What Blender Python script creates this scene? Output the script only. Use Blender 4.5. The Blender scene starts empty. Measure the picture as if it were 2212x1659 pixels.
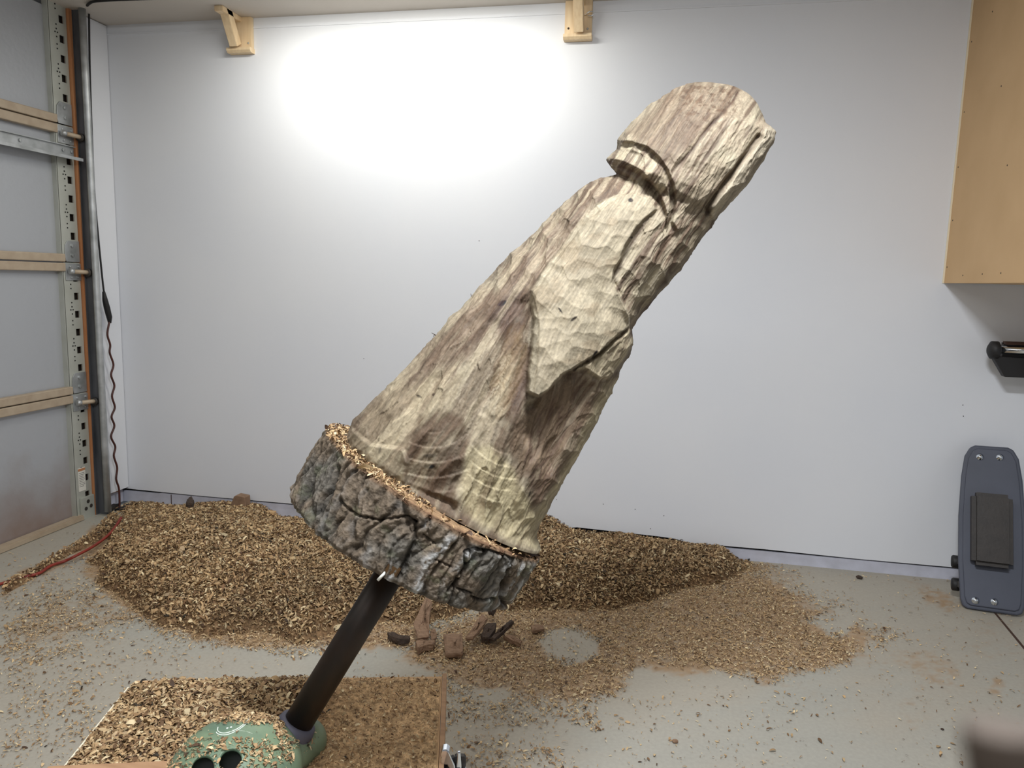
import bpy, bmesh, math, random
import numpy as np
from mathutils import Vector, Matrix

rng = np.random.default_rng(7)
random.seed(7)
S = bpy.context.scene
COL = S.collection

# ---------------------------------------------------------------- camera frame
F = 1600.0; CX, CY = 1106.0, 829.5
def nrm(v):
    v = np.array(v, float); return v / np.linalg.norm(v)
_dn = nrm((-292, 11440, F))
_yd = np.array((334, -215, F), float); _yd -= _dn * _yd.dot(_dn); _yd = nrm(_yd)
_xd = np.cross(_dn, _yd)
if _xd[0] < 0: _xd = -_xd
R = np.array([_xd, _yd, -_dn])
CAM = np.array((0, 0, 1.25))
def ray(px, py): return R @ np.array(((px - CX) / F, (py - CY) / F, 1.0))
def on(px, py, ax, val):
    d = ray(px, py); t = (val - CAM[ax]) / d[ax]; return CAM + d * t
def on_plane(px, py, p0, n):
    d = ray(px, py); t = np.dot(np.array(p0) - CAM, n) / np.dot(d, n); return CAM + d * t
def proj(P):
    c = (np.asarray(P) - CAM) @ R
    return CX + F * c[..., 0] / c[..., 2], CY + F * c[..., 1] / c[..., 2]

cam_d = bpy.data.cameras.new('camera'); cam = bpy.data.objects.new('camera', cam_d); COL.objects.link(cam)
cx = R @ np.array((1, 0, 0)); cy = R @ np.array((0, -1, 0)); cz = R @ np.array((0, 0, -1))
cam.matrix_world = Matrix(((cx[0], cy[0], cz[0], 0), (cx[1], cy[1], cz[1], 0), (cx[2], cy[2], cz[2], 1.25), (0, 0, 0, 1)))
cam_d.sensor_width = 36; cam_d.sensor_fit = 'HORIZONTAL'; cam_d.lens = F / 2212 * 36; cam_d.clip_start = 0.01
cam_d.dof.use_dof = True; cam_d.dof.focus_distance = 1.9; cam_d.dof.aperture_fstop = 11.8
S.camera = cam

# ---------------------------------------------------------------- world, lights, exposure
w = bpy.data.worlds.new('world'); S.world = w; w.use_nodes = True
w.node_tree.nodes['Background'].inputs[0].default_value = (0.8, 0.88, 1, 1)
w.node_tree.nodes['Background'].inputs[1].default_value = 0.05
S.view_settings.view_transform = 'Standard'; S.view_settings.look = 'None'
S.view_settings.exposure = 0.10; S.view_settings.gamma = 1; S.view_settings.use_curve_mapping = False
def area(name, loc, target, sx, sy, power, col):
    l = bpy.data.lights.new(name, 'AREA'); l.shape = 'RECTANGLE'; l.size = sx; l.size_y = sy; l.energy = power; l.color = col
    o = bpy.data.objects.new(name, l); COL.objects.link(o); o.location = loc
    d = Vector(target) - Vector(loc); o.rotation_euler = d.to_track_quat('-Z', 'Y').to_euler()
    return o
# shop light tubes over the back wall, ceiling lights in the room behind and beside the camera
area('shop_light_tubes', (-1.20, 2.985, 2.425), (-1.20, 3.22, 1.6), 1.25, 0.10, 14.5, (1.0, 0.975, 0.90))
area('ceiling_light_main', (0.1, 0.78, 2.44), (0.1, 1.0, 0), 0.45, 0.15, 58, (0.92, 0.955, 1.0))
area('ceiling_light_rear', (-0.2, -0.6, 2.44), (-0.2, 0.0, 0), 1.2, 0.4, 22, (0.95, 0.97, 1.0))
area('ceiling_light_left', (-1.7, 0.6, 2.44), (-1.6, 0.8, 0), 1.2, 0.3, 12, (1.0, 0.98, 0.93))

# ---------------------------------------------------------------- helpers
def s2l(c):
    c = np.asarray(c, float) / 255.0
    return np.where(c <= 0.04045, c / 12.92, ((c + 0.055) / 1.055) ** 2.4)
def rgba(c): return tuple(float(x) for x in s2l(c)) + (1.0,)

def mat(name, col, rough=0.7, metal=0.0, col2=None, nscale=8.0, nfac=0.5, stretch=(1, 1, 1), bump=0.0, bscale=60.0, spec=0.5, bdist=0.002, coat=0.0):
    m = bpy.data.materials.new(name); m.use_nodes = True
    nt = m.node_tree; b = nt.nodes['Principled BSDF']
    b.inputs['Roughness'].default_value = rough; b.inputs['Metallic'].default_value = metal
    b.inputs['Specular IOR Level'].default_value = spec; b.inputs['Coat Weight'].default_value = coat
    b.inputs['Base Color'].default_value = rgba(col)
    tc = nt.nodes.new('ShaderNodeTexCoord'); mp = nt.nodes.new('ShaderNodeMapping'); mp.inputs['Scale'].default_value = stretch
    nt.links.new(tc.outputs['Object'], mp.inputs['Vector'])
    if col2 is not None:
        n = nt.nodes.new('ShaderNodeTexNoise'); n.inputs['Scale'].default_value = nscale; n.inputs['Detail'].default_value = 6
        r = nt.nodes.new('ShaderNodeValToRGB'); r.color_ramp.elements[0].position = 0.5 - nfac / 2; r.color_ramp.elements[1].position = 0.5 + nfac / 2
        r.color_ramp.elements[0].color = rgba(col); r.color_ramp.elements[1].color = rgba(col2)
        nt.links.new(mp.outputs[0], n.inputs['Vector']); nt.links.new(n.outputs['Fac'], r.inputs[0]); nt.links.new(r.outputs[0], b.inputs['Base Color'])
    if bump:
        n2 = nt.nodes.new('ShaderNodeTexNoise'); n2.inputs['Scale'].default_value = bscale; n2.inputs['Detail'].default_value = 5
        bp = nt.nodes.new('ShaderNodeBump'); bp.inputs['Strength'].default_value = bump; bp.inputs['Distance'].default_value = bdist
        nt.links.new(mp.outputs[0], n2.inputs['Vector']); nt.links.new(n2.outputs['Fac'], bp.inputs['Height']); nt.links.new(bp.outputs[0], b.inputs['Normal'])
    return m

def tag(o, label=None, cat=None, group=None, kind=None):
    if label: o['label'] = label
    if cat: o['category'] = cat
    if group: o['group'] = group
    if kind: o['kind'] = kind
    return o
def empty(name, loc, label=None, cat=None, group=None, kind=None):
    o = bpy.data.objects.new(name, None); COL.objects.link(o); o.location = [float(v) for v in loc]; o.empty_display_size = 0.05
    return tag(o, label, cat, group, kind)
def wloc(o):
    v = np.zeros(3)
    while o is not None:
        v += np.array(o.location); o = o.parent
    return v

class MB:
    """collects shapes in world coordinates; build() links them as one mesh object"""
    def __init__(s): s.v = []; s.f = []; s.sm = []
    def add(s, v, f, smooth=False):
        k = len(s.v); s.v += [tuple(float(c) for c in p) for p in v]
        s.f += [tuple(int(i) + k for i in q) for q in f]; s.sm += [smooth] * len(f); return s
    def box(s, c, size, ax=None, bev=0.0):
        c = np.array(c, float); h = np.array(size, float) / 2
        A = np.eye(3) if ax is None else np.array([nrm(a) for a in ax])
        if bev <= 0:
            v = [c + (A.T @ (h * np.array(q))) for q in [(-1,-1,-1),(1,-1,-1),(1,1,-1),(-1,1,-1),(-1,-1,1),(1,-1,1),(1,1,1),(-1,1,1)]]
            return s.add(v, [(0,3,2,1),(4,5,6,7),(0,1,5,4),(1,2,6,5),(2,3,7,6),(3,0,4,7)])
        bm = bmesh.new(); bmesh.ops.create_cube(bm, size=1)
        for p in bm.verts: p.co = Vector((p.co.x * size[0], p.co.y * size[1], p.co.z * size[2]))
        bmesh.ops.bevel(bm, geom=list(bm.edges), offset=bev, segments=2, affect='EDGES'); bm.verts.index_update()
        v = [c + A.T @ np.array(p.co) for p in bm.verts]; f = [[q.index for q in fc.verts] for fc in bm.faces]; bm.free()
        return s.add(v, f)
    def tube(s, pts, r, n=12, caps=True, smooth=True):
        pts = [np.array(p, float) for p in pts]; m = len(pts); rr = r if hasattr(r, '__len__') else [r] * m
        v = []; up = None
        for i, p in enumerate(pts):
            t = nrm(pts[min(i + 1, m - 1)] - pts[max(i - 1, 0)])
            if up is None: up = np.array((0, 0, 1.)) if abs(t[2]) < .9 else np.array((1., 0, 0))
            a = nrm(np.cross(t, up)); b = np.cross(a, t); up = b
            for k in range(n):
                th = 2 * math.pi * k / n; v.append(p + rr[i] * (a * math.cos(th) + b * math.sin(th)))
        f = [(i * n + k, i * n + (k + 1) % n, (i + 1) * n + (k + 1) % n, (i + 1) * n + k) for i in range(m - 1) for k in range(n)]
        s.add(v, f, smooth)
        if caps: s.add(v[:n], [tuple(range(n))[::-1]]); s.add(v[-n:], [tuple(range(n))])
        return s
    def lathe(s, o, axis, prof, n=32, smooth=True):
        axis = nrm(axis); u = np.array((0, 0, 1.)) if abs(axis[2]) < .9 else np.array((1., 0, 0))
        a = nrm(np.cross(axis, u)); b = np.cross(axis, a); o = np.array(o, float)
        v = [o + axis * h + r * (a * math.cos(2 * math.pi * k / n) + b * math.sin(2 * math.pi * k / n)) for r, h in prof for k in range(n)]
        m = len(prof)
        f = [(i * n + k, i * n + (k + 1) % n, (i + 1) * n + (k + 1) % n, (i + 1) * n + k) for i in range(m - 1) for k in range(n)]
        s.add(v, f, smooth)
        if prof[0][0] > 1e-6: s.add(v[:n], [tuple(range(n))[::-1]])
        if prof[-1][0] > 1e-6: s.add(v[-n:], [tuple(range(n))])
        return s
    def prism(s, poly, o, ax, ay, az, depth, smooth=False):
        """2D polygon in (ax, ay), extruded along az"""
        o = np.array(o, float); ax, ay, az = [np.array(q, float) for q in (ax, ay, az)]
        n = len(poly); a = [o + ax * p[0] + ay * p[1] for p in poly]; b = [q + az * depth for q in a]
        return s.add(a + b, [tuple(range(n))[::-1], tuple(range(n, 2 * n))] + [(i, (i + 1) % n, n + (i + 1) % n, n + i) for i in range(n)], smooth)
    def build(s, name, m, parent=None, bevel=0.0):
        base = wloc(parent) if parent is not None else np.zeros(3)
        me = bpy.data.meshes.new(name); me.from_pydata([tuple(np.array(p) - base) for p in s.v], [], s.f)
        me.polygons.foreach_set('use_smooth', s.sm); me.materials.append(m); me.update()
        bm = bmesh.new(); bm.from_mesh(me); bmesh.ops.remove_doubles(bm, verts=bm.verts, dist=1e-6)
        bmesh.ops.recalc_face_normals(bm, faces=bm.faces); bm.to_mesh(me); bm.free()
        o = bpy.data.objects.new(name, me); COL.objects.link(o)
        if parent is not None: o.parent = parent
        if bevel:
            md = o.modifiers.new('bevel', 'BEVEL'); md.width = bevel; md.segments = 2; md.limit_method = 'ANGLE'
        return o

def centered(o):
    """move a top-level mesh object's origin to the base of its bounds"""
    vs = np.array([v.co for v in o.data.vertices]); c = (vs.min(0) + vs.max(0)) / 2; c[2] = vs[:, 2].min()
    o.data.transform(Matrix.Translation(Vector(-c))); o.location = [float(x) for x in c]; return o

def grid_mesh(name, P, m, parent=None, colors=None, loop_u=False, flip=False, attr='Col'):
    """P: (nu, nv, 3) world points"""
    nu, nv = P.shape[:2]; base = wloc(parent) if parent is not None else np.zeros(3)
    idx = np.arange(nu * nv).reshape(nu, nv)
    if loop_u: idx = np.vstack([idx, idx[:1]])
    a = idx[:-1, :-1]; b = idx[1:, :-1]; c = idx[1:, 1:]; d = idx[:-1, 1:]
    q = np.stack([a, b, c, d] if not flip else [a, d, c, b], -1).reshape(-1, 4)
    me = bpy.data.meshes.new(name); me.vertices.add(nu * nv); me.vertices.foreach_set('co', (P.reshape(-1, 3) - base).astype(np.float32).ravel())
    me.loops.add(len(q) * 4); me.loops.foreach_set('vertex_index', q.astype(np.int32).ravel())
    me.polygons.add(len(q)); me.polygons.foreach_set('loop_start', np.arange(0, len(q) * 4, 4, dtype=np.int32))
    me.polygons.foreach_set('use_smooth', np.ones(len(q), bool))
    me.update(calc_edges=True)
    if colors is not None:
        at = me.attributes.new(attr, 'FLOAT_COLOR', 'POINT'); c4 = np.ones((nu * nv, 4), np.float32); c4[:, :3] = colors.reshape(-1, 3)
        at.data.foreach_set('color', c4.ravel())
    me.materials.append(m); o = bpy.data.objects.new(name, me); COL.objects.link(o)
    if parent is not None: o.parent = parent
    return o

# ---- numpy noise
def _h(ix, iy, k=0):
    n = (ix.astype(np.int64) * 374761393 + iy.astype(np.int64) * 668265263 + k * 2147483647) & 0x7fffffff
    n = ((n ^ (n >> 13)) * 1274126177) & 0x7fffffff; n = ((n ^ (n >> 16)) * 1911520717) & 0x7fffffff
    return ((n ^ (n >> 15)) & 0xffff) / 65535.0
def vnoise(x, y, k=0):
    ix = np.floor(x); iy = np.floor(y); fx = x - ix; fy = y - iy; fx = fx * fx * (3 - 2 * fx); fy = fy * fy * (3 - 2 * fy)
    return (_h(ix, iy, k) * (1 - fx) + _h(ix + 1, iy, k) * fx) * (1 - fy) + (_h(ix, iy + 1, k) * (1 - fx) + _h(ix + 1, iy + 1, k) * fx) * fy
def fbm(x, y, k=0, o=4):
    s = 0; a = 0.5; t = 0
    for i in range(o): s = s + a * vnoise(x * 2 ** i, y * 2 ** i, k + i * 7); t += a; a *= 0.5
    return s / t
def worley(x, y, k=0, jit=0.9):
    ix = np.floor(x); iy = np.floor(y); f1 = np.full(x.shape, 9.); f2 = np.full(x.shape, 9.); cid = np.zeros(x.shape)
    for dx in (-1, 0, 1):
        for dy in (-1, 0, 1):
            gx = ix + dx; gy = iy + dy
            qx = gx + 0.5 + jit * (_h(gx, gy, k) - 0.5); qy = gy + 0.5 + jit * (_h(gx, gy, k + 3) - 0.5)
            d = np.hypot(x - qx, y - qy); m = d < f1
            f2 = np.where(m, f1, np.minimum(f2, d)); cid = np.where(m, _h(gx, gy, k + 9), cid); f1 = np.where(m, d, f1)
    return f1, f2, cid
def sstep(a, b, x):
    t = np.clip((x - a) / (b - a), 0, 1); return t * t * (3 - 2 * t)
def sdf(px, py, poly):
    """signed distance to polygon, positive inside"""
    d = np.full(px.shape, 1e9); ins = np.zeros(px.shape, bool); n = len(poly)
    for i in range(n):
        x1, y1 = poly[i]; x2, y2 = poly[(i + 1) % n]; ex, ey = x2 - x1, y2 - y1
        t = np.clip(((px - x1) * ex + (py - y1) * ey) / (ex * ex + ey * ey + 1e-9), 0, 1)
        d = np.minimum(d, np.hypot(px - x1 - t * ex, py - y1 - t * ey))
        c = ((y1 > py) != (y2 > py)) & (px < ex * (py - y1) / (ey if abs(ey) > 1e-9 else 1e-9) + x1); ins ^= c
    return np.where(ins, d, -d)
def dline(px, py, pts):
    """distance to polyline and side (positive to the left of travel in image coordinates)"""
    d = np.full(px.shape, 1e9); sd = np.zeros(px.shape)
    for (x1, y1), (x2, y2) in zip(pts[:-1], pts[1:]):
        ex, ey = x2 - x1, y2 - y1; t = np.clip(((px - x1) * ex + (py - y1) * ey) / (ex * ex + ey * ey), 0, 1)
        q = np.hypot(px - x1 - t * ex, py - y1 - t * ey); m = q < d; d = np.where(m, q, d)
        sd = np.where(m, np.sign(ex * (py - y1) - ey * (px - x1)), sd)
    return d, sd
def blob(px, py, c, r, ang=0.0):
    a = math.radians(ang); dx = px - c[0]; dy = py - c[1]
    u = dx * math.cos(a) + dy * math.sin(a); v = -dx * math.sin(a) + dy * math.cos(a)
    return np.hypot(u / r[0], v / r[1])

# ---------------------------------------------------------------- materials
M = {}
M['wall'] = mat('painted_drywall', (222, 225, 231), 0.75, col2=(227, 229, 233), nscale=2, bump=0.12, bscale=260, bdist=0.001)
M['ceil'] = mat('ceiling_paint', (206, 200, 192), 0.85, col2=(196, 189, 180), nscale=2, bump=0.1, bscale=200)
M['kerb'] = mat('painted_kerb', (208, 210, 224), 0.7, col2=(184, 185, 196), nscale=14, bump=0.3, bscale=60)
M['void'] = mat('gap_shade', (16, 15, 15), 0.95)  # near-black colour standing in for shade inside gaps and holes
M['pine'] = mat('pine', (236, 214, 178), 0.6, col2=(216, 188, 148), nscale=5, stretch=(14, 14, 1.2), bump=0.1, bscale=20)
M['mdf'] = mat('tan_fibreboard', (208, 174, 130), 0.7, col2=(198, 164, 120), nscale=5, bump=0.08, bscale=300)
M['mdf_edge'] = mat('lit_board_edge', (235, 225, 200), 0.7)  # light on the board edges put into a pale colour
M['dark'] = mat('blackened_metal', (38, 36, 34), 0.6, col2=(58, 52, 46), nscale=20)
M['steel'] = mat('galvanised_steel', (205, 208, 210), 0.48, 0.75, col2=(150, 153, 152), nscale=14, bump=0.06, bscale=80)
M['stile'] = mat('zinc_stile', (196, 198, 190), 0.45, 0.35, col2=(180, 182, 172), nscale=10)
M['track'] = mat('shaded_track_steel', (112, 114, 118), 0.55, 0.4, col2=(72, 74, 78), nscale=16, stretch=(1, 1, .25))  # dark grey puts the channel's shade into the steel colour
M['rail'] = mat('tan_steel_rail', (186, 170, 148), 0.55, 0.15, col2=(168, 150, 128), nscale=20)
M['orange'] = mat('orange_jamb_wood', (190, 134, 92), 0.75, col2=(168, 108, 66), nscale=12, stretch=(2, 2, .3))
M['rubber'] = mat('black_rubber', (26, 25, 26), 0.6)
M['red'] = mat('red_cord', (150, 52, 36), 0.55, col2=(110, 34, 24), nscale=30)
M['label'] = mat('paper_label', (222, 220, 210), 0.7)
M['chrome'] = mat('chrome', (225, 232, 240), 0.12, 1.0)
M['green'] = mat('green_enamel', (128, 144, 112), 0.5, 0.0, col2=(84, 108, 92), nscale=14, bump=0.06, bscale=50, coat=0.1)
M['socket'] = mat('grey_blue_socket', (98, 98, 112), 0.6, 0.2, col2=(82, 82, 98), nscale=20)
M['pipe'] = mat('rusted_dark_pipe', (30, 25, 22), 0.5, 0.3, col2=(52, 38, 27), nscale=9, nfac=.3, stretch=(2, 2, 1), bump=0.1, bscale=80)
M['ply'] = mat('plywood', (205, 170, 128), 0.75, col2=(188, 150, 108), nscale=8, stretch=(1, 5, 1), bump=0.1)
M['lumber'] = mat('brown_lumber', (176, 140, 106), 0.75, col2=(146, 110, 80), nscale=10, stretch=(1, 8, 4), bump=0.2)
M['creeper'] = mat('grey_blue_plastic', (78, 82, 96), 0.5, col2=(66, 70, 82), nscale=6, bump=0.08, bscale=200)
M['pad'] = mat('black_vinyl', (38, 34, 31), 0.5, col2=(52, 46, 42), nscale=18, bump=0.2, bscale=100)
M['brassy'] = mat('bronze_nut', (96, 72, 46), 0.5, 0.6)
M['white'] = mat('white_print', (216, 224, 214), 0.6)
M['strap'] = mat('brown_strap', (84, 72, 62), 0.8, col2=(72, 62, 54), nscale=40)
M['barkp'] = mat('bark_brown', (150, 122, 98), 0.85, col2=(116, 90, 70), nscale=30, stretch=(1, 4, 1), bump=0.5, bscale=60, bdist=.004)
M['barkd'] = mat('bark_dark', (74, 58, 46), 0.9, col2=(52, 42, 36), nscale=40, bump=0.6, bscale=80, bdist=.004)
M['joint'] = mat('joint_grime', (66, 44, 34), 0.9)

# garage door skin: zinc with grime that rises from the floor
def door_mat():
    m = mat('door_panel_metal', (190, 192, 194), 0.38, 0.25, bump=0.45, bscale=38, bdist=0.003)
    nt = m.node_tree; b = nt.nodes['Principled BSDF']
    g = nt.nodes.new('ShaderNodeNewGeometry'); sx = nt.nodes.new('ShaderNodeSeparateXYZ'); nt.links.new(g.outputs['Position'], sx.inputs[0])
    n = nt.nodes.new('ShaderNodeTexNoise'); n.inputs['Scale'].default_value = 5; n.inputs['Detail'].default_value = 8; nt.links.new(g.outputs['Position'], n.inputs['Vector'])
    ma = nt.nodes.new('ShaderNodeMath'); ma.operation = 'MULTIPLY_ADD'; ma.inputs[1].default_value = 0.5; nt.links.new(n.outputs['Fac'], ma.inputs[0]); nt.links.new(sx.outputs['Z'], ma.inputs[2])
    r = nt.nodes.new('ShaderNodeMapRange'); r.inputs['From Min'].default_value = 0.12; r.inputs['From Max'].default_value = 0.66
    r.inputs['To Min'].default_value = 0.85; r.inputs['To Max'].default_value = 0.0; nt.links.new(ma.outputs[0], r.inputs['Value'])
    mx = nt.nodes.new('ShaderNodeMix'); mx.data_type = 'RGBA'; mx.inputs[6].default_value = rgba((176, 179, 184)); mx.inputs[7].default_value = rgba((126, 92, 66))
    nt.links.new(r.outputs[0], mx.inputs[0]); nt.links.new(mx.outputs[2], b.inputs['Base Color'])
    r2 = nt.nodes.new('ShaderNodeMapRange'); r2.inputs['From Min'].default_value = 0; r2.inputs['From Max'].default_value = 1; r2.inputs['To Min'].default_value = 0.4; r2.inputs['To Max'].default_value = 0.85
    nt.links.new(r.outputs[0], r2.inputs['Value']); nt.links.new(r2.outputs[0], b.inputs['Roughness'])
    return m
M['door'] = door_mat()

def attr_mat(name, rough, attr='Col', atype='GEOMETRY', grain=None, bump=0.3, bscale=120, bdist=0.002):
    m = bpy.data.materials.new(name); m.use_nodes = True; nt = m.node_tree; b = nt.nodes['Principled BSDF']
    b.inputs['Roughness'].default_value = rough; b.inputs['Specular IOR Level'].default_value = 0.3
    a = nt.nodes.new('ShaderNodeAttribute'); a.attribute_type = atype; a.attribute_name = attr
    out = a.outputs['Color']
    tc = nt.nodes.new('ShaderNodeTexCoord'); mp = nt.nodes.new('ShaderNodeMapping'); nt.links.new(tc.outputs['Object'], mp.inputs['Vector'])
    n = nt.nodes.new('ShaderNodeTexNoise'); n.inputs['Scale'].default_value = bscale; n.inputs['Detail'].default_value = 7; nt.links.new(mp.outputs[0], n.inputs['Vector'])
    if grain:
        r = nt.nodes.new('ShaderNodeMapRange'); r.inputs['To Min'].default_value = grain[0]; r.inputs['To Max'].default_value = grain[1]
        r.inputs['From Min'].default_value = 0.3; r.inputs['From Max'].default_value = 0.7
        nt.links.new(n.outputs['Fac'], r.inputs['Value'])
        mx = nt.nodes.new('ShaderNodeVectorMath'); mx.operation = 'SCALE'; nt.links.new(out, mx.inputs[0]); nt.links.new(r.outputs[0], mx.inputs['Scale']); out = mx.outputs[0]
    nt.links.new(out, b.inputs['Base Color'])
    if bump:
        bp = nt.nodes.new('ShaderNodeBump'); bp.inputs['Strength'].default_value = bump; bp.inputs['Distance'].default_value = bdist
        nt.links.new(n.outputs['Fac'], bp.inputs['Height']); nt.links.new(bp.outputs[0], b.inputs['Normal'])
    return m
M['carved'] = attr_mat('carved_wood', 0.72, grain=(0.90, 1.10), bump=0.35, bscale=170, bdist=0.0018)
M['bark'] = attr_mat('log_bark', 0.85, grain=(0.7, 1.25), bump=0.8, bscale=130, bdist=0.004)
M['sawdust'] = attr_mat('sawdust_bed', 0.9, grain=(0.45, 1.35), bump=1.0, bscale=75, bdist=0.012)
M['floor'] = attr_mat('concrete_floor', 0.62, grain=(0.95, 1.05), bump=0.12, bscale=90)
def chip_mat():
    m = bpy.data.materials.new('wood_shaving'); m.use_nodes = True; nt = m.node_tree; b = nt.nodes['Principled BSDF']
    b.inputs['Roughness'].default_value = 0.65; b.inputs['Specular IOR Level'].default_value = 0.3
    a = nt.nodes.new('ShaderNodeAttribute'); a.attribute_type = 'INSTANCER'; a.attribute_name = 'chipcol'
    nt.links.new(a.outputs['Color'], b.inputs['Base Color']); return m
M['chip'] = chip_mat()

# ---------------------------------------------------------------- room shell
XL, YW, ZC = -2.82, 3.42, 2.462
XR, YB = 2.6, -2.6

FLOOR_JOINT = [on(2150, 1325, 2, 0), on(2260, 1458, 2, 0)]
# dust and stains on the concrete, laid out on the floor plane
def dust_fields(px, py):
    wx = (fbm(px / 60, py / 40, 5) - .5); wy = (fbm(px / 50, py / 30, 15) - .5)
    px = px + 70 * wx; py = py + 34 * wy
    d = np.zeros(px.shape)
    P1 = [(1180,1240),(1640,1215),(1760,1300),(1900,1360),(1880,1420),(1800,1445),(1740,1455),(1650,1475),(1560,1450),(1480,1470),(1400,1440),(1330,1500),(1200,1520),(1000,1480),(860,1420)]
    d = np.maximum(d, .95 * sstep(-26, 22, sdf(px, py, P1)))
    P2 = [(180,1170),(290,1105),(300,1100),(900,1120),(900,1400),(640,1400),(420,1385),(300,1330),(230,1300),(180,1240)]
    d = np.maximum(d, .95 * sstep(-16, 16, sdf(px, py, P2)))
    P3 = [(0,1340),(120,1290),(230,1270),(330,1340),(160,1390),(0,1420)]
    d = np.maximum(d, .6 * sstep(-20, 26, sdf(px, py, P3)))
    P4 = [(0,1262),(110,1200),(240,1130),(280,1150),(170,1205),(0,1290)]
    d = np.maximum(d, .9 * sstep(-14, 12, sdf(px, py, P4)))
    for c, r, a, s in [((1860,1420),(170,34),12,.42), ((2010,1445),(120,45),20,.6), ((2090,1420),(140,40),-10,.4), ((1990,1530),(60,95),25,.42), ((2160,1480),(24,46),15,.7),
                       ((1700,1480),(150,18),14,.4), ((1790,1520),(110,13),14,.35), ((1560,1520),(150,24),18,.28), ((2030,1290),(95,26),28,.75), ((1960,1270),(120,20),10,.35),
                       ((1680,1240),(80,24),25,.65), ((1120,1580),(200,60),0,.30), ((1980,1370),(190,40),8,.3), ((2150,1380),(120,70),0,.36), ((1300,1600),(160,30),0,.15)]:
        d = np.maximum(d, s * (1 - sstep(.35, 1.25, blob(px, py, c, r, a))))
    for c, r in (((1228, 1396), (66, 36)), ((1800, 1345), (52, 26)), ((1180, 1590), (90, 34))): d = d * (1 - .85 * sstep(1.2, .75, blob(px, py, c, r, 3)))
    return d
xs = np.concatenate([np.linspace(XL, -2.8, 2), np.arange(-2.785, 1.9, .0125), np.linspace(1.95, XR, 3)])
ys = np.concatenate([np.linspace(YB, 1.15, 5), np.arange(1.165, 3.46, .0125)])
X, Y = np.meshgrid(xs, ys, indexing='ij')
PX, PY = proj(np.stack([X, Y, 0 * X], -1)); PX = np.clip(PX, -3000, 5000); PY = np.clip(PY, 900, 5000); PY = np.where(Y < .8, 4000, PY)
dust = dust_fields(PX, PY)
fine = fbm(X * 60, Y * 60, 3, 3); mid = fbm(X * 14, Y * 22, 31, 4); brd = fbm(X * 2.2, Y * 2.2, 41, 4)
spk = vnoise(X * 170, Y * 170, 9) * .5 + vnoise(X * 80, Y * 80, 19) * .5
dm = np.clip(sstep(.46, .0, fine * .35 + mid * .30 + spk * .38 - dust * .60 + .14) * (dust > .02) * np.clip(dust * 1.4, 0, 1), 0, .90)
streak = fbm((X * .94 + Y * .34) * 2.0, (Y * .94 - X * .34) * 26, 77, 4)
base = s2l((164, 161, 151))[None, None] * (0.90 + .18 * brd + .08 * (streak - .5))[..., None]
dcol = s2l((156, 126, 92)) * (0.8 + .5 * fine)[..., None]
ccol = base * (1 - dm[..., None]) + dcol * dm[..., None]
haze_d = .22 * sstep(.35, .7, brd + .25 * streak)[..., None]; ccol = ccol * (1 - haze_d) + s2l((160, 140, 116)) * haze_d
floor = grid_mesh('floor', np.stack([X, Y, 0 * X], -1), M['floor'], colors=ccol); tag(floor, kind='structure')
a, b = FLOOR_JOINT; dj = nrm(b - a); nj = np.array((-dj[1], dj[0], 0))
MB().prism([(0, -.004), (np.linalg.norm(b - a) , -.005), (np.linalg.norm(b - a), .005), (0, .004)], (*a[:2], 0), dj, nj, (0, 0, 1), .0012).build('joint', M['joint'], floor)

ce = MB().box(((XL + XR) / 2, (YB + YW) / 2, ZC + .05), (XR - XL + .4, YW - YB + .4, .1)).build('ceiling', M['ceil']); tag(ce, kind='structure')
# back wall: drywall sheet with an uneven lower edge over a recessed kerb
pr = [(XL - .05, .075), (-2.76, .073), (-2.4, .070), (-1.6, .074), (-.9, .072), (-.42, .076), (-.36, .086), (.02, .078), (.10, .074), (.16, .060), (.5, .063), (.9, .058), (1.3, .060), (XR, .06), (XR, ZC), (XL - .05, ZC)]
wb = MB().prism(pr, (0, YW, 0), (1, 0, 0), (0, 0, 1), (0, 1, 0), .014).build('wall_back', M['wall']); tag(wb, kind='structure')
MB().box(((XL + XR) / 2, YW + .06, ZC / 2), (XR - XL + .3, .08, ZC)).build('cavity_shade', M['void'], wb)  # near-black box behind the sheet, the gap's shade as colour
kb = MB().prism([(XL - .05, 0), (XR, 0), (XR, .050), (.9, .051), (.14, .050), (.1, .055), (-.4, .060), (-1.6, .064), (-2.62, .063), (-2.63, .060), (XL - .05, .060)], (0, YW + .006, 0), (1, 0, 0), (0, 0, 1), (0, 1, 0), .03).build('baseboard_back', M['kerb']); tag(kb, kind='structure')
MB().box((-2.555, YW + .005, .03), (.003, .003, .06)).build('joint', M['joint'], kb)
for i, (px, py) in enumerate([(1202,1079),(1303,1089),(1372,1100),(1434,1114),(1405,1142),(2080,875),(2081,899),(786,775),(1035,520),(1275,505)]):
    p = on(px, py, 1, YW); MB().lathe(p + (0, .001, 0), (0, -1, 0), [(.0024, 0), (.0018, .002), (0, .0024)], 8).build('nail_head', M['dark'], wb)
# ceiling tape ridge along the back wall and the left wall
MB().box(((XL + XR) / 2, YW - .002, ZC - .045), (XR - XL, .004, .006)).build('trim_1', M['wall']).__setitem__('kind', 'structure')
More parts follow.
